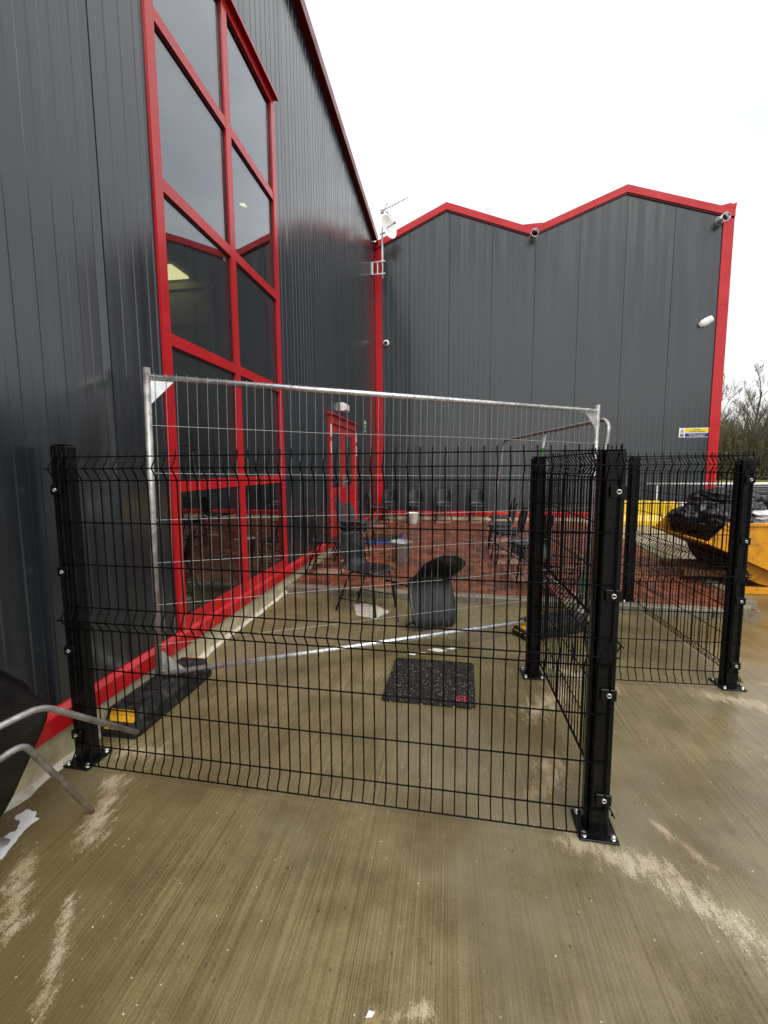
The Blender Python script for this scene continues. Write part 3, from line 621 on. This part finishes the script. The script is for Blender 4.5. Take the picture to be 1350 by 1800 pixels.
def rubber_foot(x, y, rz, z, label, l=.78, w=.225, h=.145):
    t = thing('rubber_foot', label, 'fence foot', (x, y, z), rz, 'recycled rubber fence feet')
    b = MB(); hw = w/2; hl = l/2
    prof = lambda s, k: [(-hw*k, 0), (hw*k, 0), (hw*k, h*.62*s), (hw*.80*k, h*s), (-hw*.80*k, h*s), (-hw*k, h*.62*s)]
    st = [(-hl, .52, .9), (-hl+.04, .60, 1), (-hl+.055, .98, 1), (-.12, 1, 1), (.12, 1, 1), (hl-.055, .98, 1), (hl-.04, .60, 1), (hl, .52, .9)]
    vs = []; fs = []
    for (yy, s, k) in st: vs += [(px, yy, pz) for px, pz in prof(s, k)]
    for i in range(len(st)-1):
        for k in range(6): fs.append((i*6+k, i*6+(k+1) % 6, i*6+6+(k+1) % 6, i*6+6+k))
    fs += [(0, 1, 2, 3, 4, 5), tuple(range(len(vs)-1, len(vs)-7, -1))]; b.add(vs, fs)
    body = b.build('body', M['rubber'], t)
    for k in range(4): MB().cbox((-.06, -.28+k*.16, h-.004), (.06, -.18+k*.16, h+.008), .004).build('raised_pad', M['rubber'], body)
    for k in range(5): MB().cbox((-hw-.002, -.27+k*.12, .012), (-hw+.01, -.20+k*.12, h*.5), .003).build('side_rib', M['rubber'], body); MB().cbox((hw-.01, -.27+k*.12, .012), (hw+.002, -.20+k*.12, h*.5), .003).build('side_rib', M['rubber'], body)
    for s in (-1, 1):
        MB().add([(-hw*.72, s*(hl-.001), .048), (hw*.72, s*(hl-.001), .048), (hw*.72, s*(hl-.052), h*.58+.012), (hw*.66, s*(hl-.053), h*.93), (-hw*.66, s*(hl-.053), h*.93), (-hw*.72, s*(hl-.052), h*.58+.012),
                  (-hw*.72, s*(hl+.006), .052), (hw*.72, s*(hl+.006), .052), (hw*.72, s*(hl-.044), h*.60+.016), (hw*.64, s*(hl-.046), h*.98), (-hw*.64, s*(hl-.046), h*.98), (-hw*.72, s*(hl-.044), h*.60+.016)],
                 [(6, 7, 8, 11), (11, 8, 9, 10), (0, 1, 7, 6), (1, 2, 8, 7), (2, 3, 9, 8), (3, 4, 10, 9), (4, 5, 11, 10), (5, 0, 6, 11)]).build('reflector', M['yellow'], t)
    return t
rubber_foot(-1.815, 2.44, R(-1), 0, 'long black rubber fence foot with yellow end beside the red flashing')
rubber_foot(.93, 4.0, R(-60), 0, 'black rubber fence foot with yellow ends behind the middle fence post', .72)
rubber_foot(1.16, 6.95, R(8), PZ, 'small looking rubber foot with yellow end among the right hand chairs')

# ------------------------------------------------------------------ chairs
def shell_mesh():
    pr = [(.225, .415, .150, 0), (.222, .435, .175, 0), (.20, .450, .200, .004), (.14, .455, .215, .010), (.05, .449, .220, .014), (-.05, .441, .216, .018), (-.12, .440, .208, .022), (-.165, .455, .200, .028), (-.192, .492, .200, .034),
          (-.208, .55, .196, .036), (-.222, .62, .200, .036), (-.236, .69, .200, .034), (-.248, .745, .200, .030), (-.256, .785, .180, .024), (-.262, .803, .145, .018), (-.272, .806, .12, .014)]
    nu = 11; vs = []; fs = []
    for i, (y, z, w, cv) in enumerate(pr):
        for k in range(nu):
            s = -1+2*k/(nu-1); e = abs(s)**2.4
            back = min(1, max(0, (z-.45)/.1))
            vs.append((w*s*(1-.04*abs(s)), y + back*cv*e*1.3, z + (1-back)*cv*e - (.012*abs(s)**6 if i > 0 else 0)))
    n = len(pr)
    for i in range(n-1):
        for k in range(nu-1): a = i*nu+k; fs.append((a, a+1, a+nu+1, a+nu))
    mb = MB().add(vs, fs, True); me = mb.mesh('seat_shell'); return me
SH = shell_mesh()
SHM = {}
for q in ('shell', 'shell_grey'): SHM[q] = SH.copy(); SHM[q].materials.append(M[q])
def leg_mesh(pts): me = MB().tube(pts, .0108, 8).tube([pts[-1], (pts[-1][0], pts[-1][1], .0)], .013, 8).mesh('leg'); me.materials.append(M['chairleg']); return me
LEGS = [leg_mesh([(s*.155, .03, .427), (s*.165, .135, .424), (s*.172, .162, .405), (s*.205, .215, .018)]) for s in (-1, 1)] + [leg_mesh([(s*.155, .03, .427), (s*.16, -.085, .424), (s*.168, -.118, .405), (s*.205, -.265, .018)]) for s in (-1, 1)]
FRM = MB().tube([(-.157, .06, .425), (.157, .06, .425)], .010, 8).tube([(-.157, -.07, .425), (.157, -.07, .425)], .010, 8).mesh('under_frame'); FRM.materials.append(M['chairleg'])
STR = [MB().tube([(s*.196, .198, .135), (s*.194, -.215, .135)], .007, 6).mesh('stretcher') for s in (-1, 1)]
for q in STR: q.materials.append(M['chairleg'])
def chair(x, y, face, label, z=PZ, group='dark stacking chairs around the seating area', mat='shell', pose=None, pad=False):
    t = thing('stacking_chair', label, 'chair', (x, y, z), face, group)
    if pose: t.matrix_world = pose
    o = link('seat_shell', SHM[mat], None, t)
    a = o.modifiers.new('s', 'SUBSURF'); a.levels = a.render_levels = 1; b = o.modifiers.new('t', 'SOLIDIFY'); b.thickness = .006; b.offset = -1
    for l in LEGS: link('leg', l, None, t)
    link('under_frame', FRM, None, t)
    for q in STR: link('stretcher', q, None, t)
    if pad: MB().cbox((-.19, -.14, .447), (.19, .205, .485), .016).build('seat_pad', M['pad'], t)
    return t
E_, Wd, Sd = R(-90), R(90), R(180)   # local front is +Y
chair(-1.62, 5.66, E_+R(4), 'dark chair beside the wall in front of the kerb end, facing right')
for k in range(3): chair(-1.45-.012*k, 6.5+.02*k, E_+R(2), ('lowest chair of the stack of slate chairs near the red door', 'middle chair of the stack of slate chairs near the red door', 'top chair of the stack of slate chairs near the red door')[k], PZ+.075*k, mat='shell_grey')
chair(-1.52, 7.35, E_+R(-8), 'slate chair just behind the stack, against the red door', mat='shell_grey')
chair(-1.68, 10.35, E_, 'chair facing right in front of the red corner strip', mat='shell_grey')
for xx, lb_ in ((-1.58, 'leftmost chair of the row against the back wall'), (-.87, 'chair behind the far bucket in the row against the back wall'), (-.14, 'third chair from the left against the back wall'), (.7, 'rightmost chair of the row against the back wall')):
    chair(xx, 11.2+.03*random.random(), Sd+R(random.uniform(-5, 5)), lb_)
chair(.85, 7.35, Wd+R(-4), 'padded chair on the right facing left, second from the back', pad=True)
chair(.88, 6.6, Wd+R(5), 'padded chair on the right facing left, between two others', pad=True)
chair(1.0, 5.6, Wd+R(8), 'padded chair nearest the kerb on the right, partly behind the middle post', pad=True)
chair(1.0, 8.6, Wd, 'farthest dark chair on the right near the far fence upright')
chair(-.84, 4.42, R(-112), 'dark chair upright on the concrete behind the tipped chair', z=0)
pose = Matrix.Translation((-.15, 3.98, .255)) @ Matrix.Rotation(R(202), 4, 'Z') @ Matrix.Rotation(R(-63), 4, 'X') @ Matrix.Rotation(R(-9), 4, 'Y') @ Matrix.Scale(1.13, 4) @ Matrix.Translation((0, -.01, -.44))
chair(0, 0, 0, 'black chair tipped forward onto its seat edge in front of the kerb', pose=pose)
pose = Matrix.Translation((1.07, 5.02, .36)) @ Matrix.Rotation(R(60), 4, 'Z') @ Matrix.Rotation(R(-62), 4, 'X') @ Matrix.Rotation(R(-20), 4, 'Y') @ Matrix.Translation((0, 0, -.44))
chair(0, 0, 0, 'toppled dark chair between the middle post and the leaning fence panel', pose=pose, mat='shell_grey')

# ------------------------------------------------------------------ buckets, tray, mat, marks on the slab
def bucket(x, y, r, h, label, mat):
    t = thing('bucket', label, 'bucket', (x, y, PZ), group='buckets on the bricks')
    MB().lathe([(0, .006), (r*.68, .006), (r*.70, 0), (r*.72, .004), (r*.98, h-.02), (r*1.03, h-.012), (r*1.03, h), (r*.97, h), (r*.70, .012), (0, .012)], 24).build('body', mat, t)
    MB().tube([(r*1.03*math.cos(a), r*1.03*math.sin(a), h-.015+.0*a) if k in (0, 12) else (r*1.10*math.cos(a), r*1.03*math.sin(a)*.9, h-.02-.05*math.sin(a)) for k, a in enumerate([math.pi*i/12 for i in range(13)])], .004, 6).build('handle', M['galv'], t)
    MB().lathe([(0, h*.62), (r*.86, h*.62)], 20).build('contents', M['plinth'], t)
bucket(-.72, 6.47, .165, .30, 'grey metal bucket in the middle of the bricks', M['bucket'])
bucket(-.90, 10.85, .145, .27, 'pale bucket in front of the back row of chairs', M['white'])
t = thing('black_tray', 'flat black mat with a blue edge lying on the bricks behind the bucket', 'tray', (-1.27, 8.4, PZ+.002), R(-4))
MB().cbox((-.32, -.48, 0), (.32, .48, .02), .004).build('base', M['rubber'], t)
for lo, hi in (((-.335, -.505, 0), (.345, -.481, .028)), ((.321, -.48, 0), (.345, .48, .028))): MB().cbox(lo, hi, .005).build('edging', M['blue'], t)

def mat_mat():
    k = NT('rubber crumb mat'); P = k.coord()
    v = k.voro(k.mapped(P, (1, 1.6, 1)), 60, out=0); vc = k.voro(k.mapped(P, (1, 1.6, 1)), 60, out=1)
    sp = k.n('ShaderNodeSeparateColor'); k.put(sp.inputs[0], vc); rr, gg = sp.outputs[0], sp.outputs[1]
    chip = k.math('MULTIPLY', k.ramp(v, .22, .34, 1, 0), k.ramp(k.math('ADD', rr, k.math('MULTIPLY', k.noise(P, 6), .35)),   .82, .9))
    c = k.mix(k.ramp(k.noise(P, 30, 5), .35, .7), (.007, .006, .005), (.026, .018, .013))
    c = k.mix(chip, c, k.mix(gg, (.22, .14, .08), (.50, .46, .40)))
    h = k.math('ADD', k.noise(P, 90, 4), k.math('MULTIPLY', k.voro(P, 26), .8))
    k.bsdf(Base_Color=c, Roughness=k.ramp(k.noise(P, 14), .3, .7, .35, .7), Normal=k.bump(h, .9, .012), Specular_IOR_Level=.35); return k.m
M['mat'] = mat_mat()
t = thing('door_mat', 'dark rubber crumb mat lying on the concrete behind the front fence', 'mat', (-.115, 2.935, .001), R(-2))
rp = []
for cx_, cy_, a0 in ((.27, .285, 0), (-.27, .285, 90), (-.27, -.285, 180), (.27, -.285, 270)):
    for q in range(0, 91, 18): rp.append((cx_+.03*math.cos(R(a0+q)), cy_+.03*math.sin(R(a0+q))))
MB().prism(rp, lambda x, y: (x, y, 0), lambda x, y: (x*.985, y*.985, .014)).build('rubber_sheet', M['mat'], t)
mk = MB().lathe([(.034, .0146), (.040, .0146), (.040, .0154), (.034, .0154)], 16, smooth=False)
mk.box((-.022, -.03, .0146), (-.014, .03, .0155)).box((.012, -.03, .0146), (.020, .03, .0155)).box((-.014, -.004, .0146), (.012, .004, .0155)).build('printed_mark', M['red_mark'], t, (.215, -.225, 0))

def blob(pts, z, jit, name, mat, label, cat, group=None, seed=1):
    rnd = random.Random(seed); out = []
    n = len(pts)
    for i in range(n):
        a, b = Vector(pts[i]), Vector(pts[(i+1) % n])
        for k in range(6):
            p = a.lerp(b, k/6); out.append((p.x+rnd.uniform(-jit, jit), p.y+rnd.uniform(-jit, jit)))
    bm = bmesh.new(); vs = [bm.verts.new((x, y, z)) for x, y in out]; f = bm.faces.new(vs); bmesh.ops.triangulate(bm, faces=[f])
    bmesh.ops.solidify(bm, geom=bm.faces[:], thickness=.0012)
    o = MB().frombm(bm).build(name, mat); tag(o, label, cat, group); return o
blob([(-1.845, 1.53), (-1.80, 1.525), (-1.735, 1.49), (-1.745, 1.43), (-1.72, 1.36), (-1.70, 1.30), (-1.80, 1.27), (-1.80, 1.38), (-1.775, 1.43), (-1.80, 1.468), (-1.845, 1.48)], .0016, .006, 'paint_spill', M['white'], 'white paint spill on the concrete at the left edge', 'paint spill', seed=2)
blob([(-1.03, 4.53), (-.86, 4.62), (-.60, 4.36), (-.71, 4.13), (-.93, 4.20)], .0016, .012, 'dry_patch', M['mortar'], 'pale yellowish patch on the concrete under the upright chair', 'paint spill', seed=3)  # dry concrete below the seat, laid as a thin pale sheet
for i, p in enumerate([[(-.34, 3.375), (-.30, 3.40), (-.25, 3.36), (-.27, 3.335)], [(-.26, 3.395), (-.18, 3.40), (-.155, 3.37), (-.22, 3.365)], [(-.17, 3.46), (-.10, 3.50), (0, 3.46), (-.08, 3.43)], [(-.02, 3.50), (.04, 3.53), (.08, 3.505), (.02, 3.49)]]):
    blob(p, .0016, .005, 'paint_flake', M['white'], ('leftmost white flake on the slab behind the mat', 'second white flake from the left behind the mat', 'largest white flake on the slab behind the mat', 'rightmost white flake on the slab behind the mat')[i], 'paint flake', 'white flakes behind the mat', seed=5+i)
o = MB().add([(0,0,0),(.03,.005,.002),(.04,.02,.009),(.012,.024,.006),(0,0,.004),(.03,.005,.006),(.04,.02,.013),(.012,.024,.010)], [(0,1,2,3),(4,5,6,7),(0,1,5,4),(1,2,6,5),(2,3,7,6),(3,0,4,7)]).build('litter_scrap', M['white'], None, (-.215, 1.022, .001)); o.scale = (.6, .6, .6); tag(o, 'tiny white scrap on the concrete at the bottom edge', 'litter')

# ------------------------------------------------------------------ wheelbarrow on its side against the wall
wb = thing('wheelbarrow', 'upturned black wheelbarrow with grey tubular frame leaning on the wall at left', 'wheelbarrow', (-1.7, 1.2, 0))
def bar(pts, r=.0118): return MB().tube([(a+1.7, b-1.2, c) for a, b, c in pts], r, 10)
def rounded(p, q, s, k=.05):
    p, q, s = Vector(p), Vector(q), Vector(s); a = q+(p-q).normalized()*k; b = q+(s-q).normalized()*k
    return [tuple(a.lerp(q, t).lerp(q.lerp(b, t), t)) for t in (0, .25, .5, .75, 1)]
h0, h1, h2 = (-1.40, 1.683, .305), (-1.44, 1.285, .655), (-1.60, .80, .62)
fr = bar([h0] + rounded(h0, h1, h2) + [h2]).build('handle_tube', M['galv_dull'], wb)
hv = (Vector(h0)-Vector(h1)).normalized()
MB().tube([Vector(h0)-Vector((-1.7, 1.2, 0))+hv*.0005, Vector(h0)-Vector((-1.7, 1.2, 0))+hv*.014], .0120, 10).build('tube_end', M['ink'], fr)  # black cap standing in for the dark hole of the open tube
l0, l1, l2 = (-1.54, 1.552, .014), (-1.505, 1.262, .52), (-1.62, .80, .44)
lg = bar([l0] + rounded(l0, l1, l2, .04) + [l2]).build('leg_tube', M['galv_dull'], wb); MB().tube([Vector(l0)-Vector((-1.7, 1.2, 0))+Vector((0, .002, -.006)), Vector(l0)-Vector((-1.7, 1.2, 0))+Vector((0, .004, -.012))], .0125, 10).build('tube_end', M['rust'], lg)
l0, l1, l2 = (-1.745, 1.36, .014), (-1.72, 1.02, .40), (-1.75, .70, .42)
bar([l0] + rounded(l0, l1, l2, .04) + [l2]).build('leg_tube', M['galv_dull'], wb)
rim = [(1.64, .50), (1.20, .98), (.55, .80), (.50, .42), (1.20, .06), (1.34, .12)]      # (y, z) outline of the rim near the wall
def ring(x, k, cy=1.1, cz=.52, n=5):
    out = []
    P = [Vector((cy+(a-cy)*k, cz+(b-cz)*k)) for a, b in rim]
    for i in range(len(P)):
        p, q, s = P[i-1], P[i], P[(i+1) % len(P)]; a = q+(p-q).normalized()*min(.07, (p-q).length*.4); b = q+(s-q).normalized()*min(.07, (s-q).length*.4)
        for j in range(n): t = j/(n-1); r = a.lerp(q, t).lerp(q.lerp(b, t), t); out.append((x+1.7, r.x-1.2, r.y))
    return out
tr = MB(); rg = [ring(-1.90, 1.03), ring(-1.885, 1.03), ring(-1.88, .97), ring(-1.66, .80), ring(-1.63, .74)]; n = len(rg[0])
tr.add([p for g in rg for p in g], [(i*n+k, i*n+(k+1) % n, i*n+n+(k+1) % n, i*n+n+k) for i in range(len(rg)-1) for k in range(n)] + [tuple(range((len(rg)-1)*n, len(rg)*n))], True)
tr.build('tray', M['dark_plastic'], wb)
wv = Matrix.Translation((.03, -.62, .42)) @ Matrix.Rotation(R(80), 4, 'Y'); MB().lathe([(.10, -.03), (.18, -.04), (.20, 0), (.18, .04), (.10, .03)], 24, wv).build('wheel', M['rubber'], wb)

# ------------------------------------------------------------------ yellow tipping skip and bags
sk = thing('tipping_skip', 'yellow steel tipping skip on the right filled with bin bags', 'skip', (0, 0, 0))
SY0, SY1 = 5.45, 6.75
prof = [(2.93, .60), (3.12, .815), (4.55, .815), (4.55, .30), (4.25, .13), (3.75, .22)]
for yy, s in ((SY0, -1), (SY1, 1)): MB().prism(prof, lambda x, z: (x, yy, z), lambda x, z: (x, yy+s*.012, z)).build('side_plate', M['skip'], sk)
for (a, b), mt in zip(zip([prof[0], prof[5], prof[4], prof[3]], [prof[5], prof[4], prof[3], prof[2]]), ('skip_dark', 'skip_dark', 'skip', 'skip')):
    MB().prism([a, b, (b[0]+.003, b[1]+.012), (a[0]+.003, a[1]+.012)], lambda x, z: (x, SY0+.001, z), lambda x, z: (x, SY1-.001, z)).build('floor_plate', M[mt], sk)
MB().cbox((2.905, SY0-.02, .588), (2.945, SY1+.02, .618), .006).build('pouring_lip', M['skip'], sk)
for yy in (SY0-.02, SY1): MB().cbox((3.12, yy-.012, .80), (4.56, yy+.032, .835), .004).build('rim_rail', M['skip'], sk)
for yy in (SY0+.12, SY1-.16):
    ro = MB(); out = [(3.30+.0, .50), (3.95, .27), (4.35, .15), (4.35, .085), (4.0, .085)] + [(3.72-.42*math.sin(R(a)), .50-.415*math.cos(R(a))) for a in range(0, 86, 12)]
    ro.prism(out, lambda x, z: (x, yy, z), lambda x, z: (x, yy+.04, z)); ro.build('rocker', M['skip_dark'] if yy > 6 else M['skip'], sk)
ho = [(3.50, .36), (3.56, .375), (3.66, .325), (3.70, .285), (3.60, .29)]
MB().prism(ho, lambda x, z: (x, SY0+.1155, z), lambda x, z: (x, SY0+.1195, z)).build('rocker_window', M['white_plastic'], sk)
bs = MB()
for yy in (SY0+.05, SY1-.13): bs.cbox((3.36, yy, 0), (4.7, yy+.08, .075), .005)
bs.cbox((3.36, SY0+.131, .002), (3.44, SY1-.131, .07), .005); bs.build('base_frame', M['skip'], sk)
for yy in (SY0+.3, SY0+.8): MB().cbox((2.87, yy, .135), (4.4, yy+.17, .215), .005).build('fork_pocket', M['skip_dark'], sk)
text('063', .06, M['ink'], sk, (3.66, SY0-.0125, .40), (R(90), R(20), 0))
def bag(loc, sc, seed, label, mat='bag', nm='bin_bag', cat='bin bag', grp='black bin bags heaped in the skip', rot=0):
    bm = bmesh.new(); bmesh.ops.create_icosphere(bm, subdivisions=5, radius=1)
    for v in bm.verts:
        p = v.co.normalized(); q = p*1.3+Vector((seed*3.1, seed*1.7, 0))
        r = 1+.22*mnoise.noise(q*1.1)
        q2 = Vector((q.x*1.5+.6*mnoise.noise(q*1.3), q.y*.8, q.z*1.2))
        for f_, a_ in ((1.5, .15), (3.2, .085), (6.5, .04)): r += a_*(1-min(1, abs(mnoise.noise(q2*f_))*3.2)) - a_*.4
        v.co = Vector((p.x*r*sc[0], p.y*r*sc[1], max(-.55, p.z)*r*sc[2]))
    o = MB().frombm(bm, None, True).build(nm, M[mat], None, loc, rot); tag(o, label, cat, grp); return o
bag((3.27, 6.22, .76), (.33, .42, .25), 1, 'black bin bag spilling over the left lip of the skip')
bag((3.30, 5.80, .77), (.27, .33, .25), 2, 'black bin bag at the near left corner of the skip')
bag((3.65, 6.35, .95), (.42, .40, .24), 3, 'black bin bag heaped highest in the middle of the skip')
bag((3.55, 5.95, .90), (.24, .24, .18), 5, 'black bin bag partly behind the rightmost fence post')
bag((4.15, 6.4, .92), (.38, .40, .20), 4, 'black bin bag at the back right of the skip')
bag((3.90, 5.68, .86), (.40, .26, .11), 6, 'crumpled white sheet lying over the near rim of the skip', 'white_plastic', 'plastic_sheet', 'sheet', ' ')
bag((3.32, 6.4, .07), (.17, .2, .09), 8, 'small white bag on the ground under the skip', 'white_plastic', 'white_bag', 'bag', ' ')
for o in list(C.objects):
    if o.get('group') == ' ': del o['group']

# ------------------------------------------------------------------ barriers, rail
def barrier(x0, x1, y, h, mat, label):
    t = thing('road_barrier', label, 'barrier', (x0, y, PZ), group='plastic barriers along the path')
    w = x1-x0; poly = [(-.2, 0), (.2, 0), (.2, .10), (.10, .24), (.085, h-.02), (.07, h), (-.07, h), (-.085, h-.02), (-.10, .24), (-.2, .10)]
    MB().prism(poly, lambda a, z: (.01, a, z), lambda a, z: (w-.01, a, z)).build('body', mat, t)
    for k in range(4): MB().cbox((w*(k+.25)/4-.03, -.115, .26), (w*(k+.25)/4+.03, -.05, h-.05), .012).build('rib', mat, t)
    for k in (.3, .7): MB().lathe([(0, 0), (.05, 0), (.05, .02), (0, .02)], 14).build('filler_cap', mat, t, (w*k, 0, h))
barrier(3.72, 4.92, 11.15, .57, M['barrier_y'], 'left yellow plastic barrier behind the fence posts')
barrier(4.94, 5.32, 11.17, .54, M['barrier_y'], 'short yellow plastic barrier beside the white ones')
barrier(5.34, 6.3, 11.15, .54, M['white_plastic'], 'white plastic barrier in front of the red corner of the wing')
barrier(6.32, 7.4, 11.17, .54, M['white_plastic'], 'white plastic barrier beyond the right corner of the wing')
t = thing('guard_rail', 'long galvanised tubular guard rail in front of the wing', 'rail', (0, 11.45, 0))
MB().tube([(4.72, 0, 1.035), (10.5, 0, 1.035)], .03, 10).build('rail', M['galv'], t)
for xx in (4.98, 6.9, 8.8, 10.4): MB().tube([(xx, 0, 0), (xx, 0, 1.0)], .028, 10).build('post', M['galv_dull'], t)

# ------------------------------------------------------------------ trees beyond the yard
def tree_meshes(seed, h):
    rnd = random.Random(seed); tr = MB(); cr = MB()
    def grow(p, d, l, r, depth, mb):
        pts = [p]; q = p.copy(); dd = d.copy(); n = 4 if depth < 2 else 3
        for i in range(n):
            dd = (dd + Vector((rnd.uniform(-.16, .16), rnd.uniform(-.16, .16), rnd.uniform(-.02, .12)))).normalized(); q = q+dd*l/n; pts.append(q.copy())
        mb.tube(pts, [r*(1-.62*i/n) for i in range(n+1)], 5 if depth == 0 else 3, False)
        if depth >= 4: return
        for i in range((11, 7, 5, 5)[depth]):
            t = rnd.uniform(.18 if depth else .12, 1); k = min(n-1, int(t*n)); b = pts[k].lerp(pts[k+1], t*n-k)
            a = rnd.uniform(0, 6.283); o = Vector((math.cos(a), math.sin(a), 0))
            nd = (dd*rnd.uniform(.55, 1.0)+o*rnd.uniform(.35, .75)+Vector((0, 0, .35))).normalized()
            grow(b, nd, l*rnd.uniform(.36, .56)*(1.15-t*.45), max(.008, r*.42*(1-t*.4)), depth+1, cr)
    grow(Vector((0, 0, 0)), Vector((0, 0, 1)), h*.8, h*.016, 0, tr)
    a = tr.mesh('trunk'); a.materials.append(M['bark']); b = cr.mesh('crown'); b.materials.append(M['twig']); return a, b
TM = [tree_meshes(11+i, h) for i, h in enumerate((8.6, 9.4, 8.0))]
places = [(23.2, 44), (25.0, 46.5), (27.2, 50), (30.3, 50.5), (26.4, 43.5), (28.0, 46), (31.2, 47), (29.6, 44)]
lab = ['bare tree right beside the red corner of the wing', 'second bare tree from the red wing corner, in the front row', 'bare tree in the back row nearest the wing corner', 'bare tree in the back row above the rightmost fence post', 'front row bare tree above the rightmost fence post',
       'bare tree directly behind the front row tree above the rightmost post', 'bare tree reaching in at the right edge, set farther back', 'bare tree reaching in at the right edge, nearer the yard']
for i, (x, y) in enumerate(places):
    a, b = TM[i % 3]; t = thing('bare_tree', lab[i], 'tree', (x, y, .05), random.uniform(0, 6.28), 'bare trees beyond the yard'); s = random.uniform(.9, 1.12); t.scale = (s, s, s)
    link('trunk', a, None, t); link('crown', b, None, t)
us = MB(); rnd = random.Random(5)
for i in range(9000):
    x = rnd.uniform(19, 42); y = rnd.uniform(42, 53); h = 4.2*rnd.random()**1.2+.05; s = rnd.uniform(.07, .2)
    a = Vector((rnd.uniform(-1, 1), rnd.uniform(-1, 1), rnd.uniform(-1, 1))).normalized(); b = a.orthogonal().normalized(); p = Vector((x, y, h)); c_ = a.cross(b)
    us.add([p-b*s, p+c_*s*.5, p+b*s, p-c_*s*.5], [(0, 1, 2, 3)])
tag(us.build('undergrowth', M['leaf']), 'tangle of brambles and low shrubs below the bare trees', kind='stuff')
tw = MB()
for i in range(16000):
    x = rnd.uniform(19, 42); y = rnd.uniform(43, 53); z = rnd.uniform(.2, 4.6)*rnd.uniform(.5, 1); l = rnd.uniform(1.2, 3.4); dx, dy = rnd.uniform(-.3, .3), rnd.uniform(-.3, .3)
    tw.tube([(x, y, z), (x+dx*l*.6, y+dy*l*.5, z+l*.6), (x+dx*l*1.3, y+dy*l, z+l)], [.018, .012, .005], 3, False)
tag(tw.build('brushwood', M['twig']), 'thicket of thin bare stems between the trees', kind='stuff')
wd = MB()  # stems out of view, added so the left wall reflects something dark
for i in range(13000):
    x = rnd.uniform(32, 40); y = rnd.uniform(-40, 42); z = rnd.uniform(0, 5.6); l = rnd.uniform(1.6, 3.6); dx, dy = rnd.uniform(-.3, .3), rnd.uniform(-.3, .3)
    wd.tube([(x, y, z), (x+dx*l*.6, y+dy*l*.5, z+l*.6), (x+dx*l*1.3, y+dy*l, z+l)], [.05, .035, .012], 3, False)
tag(wd.build('unseen_woodland', M['twig']), 'unseen bare trees added right of the yard to darken wall reflections', kind='stuff')
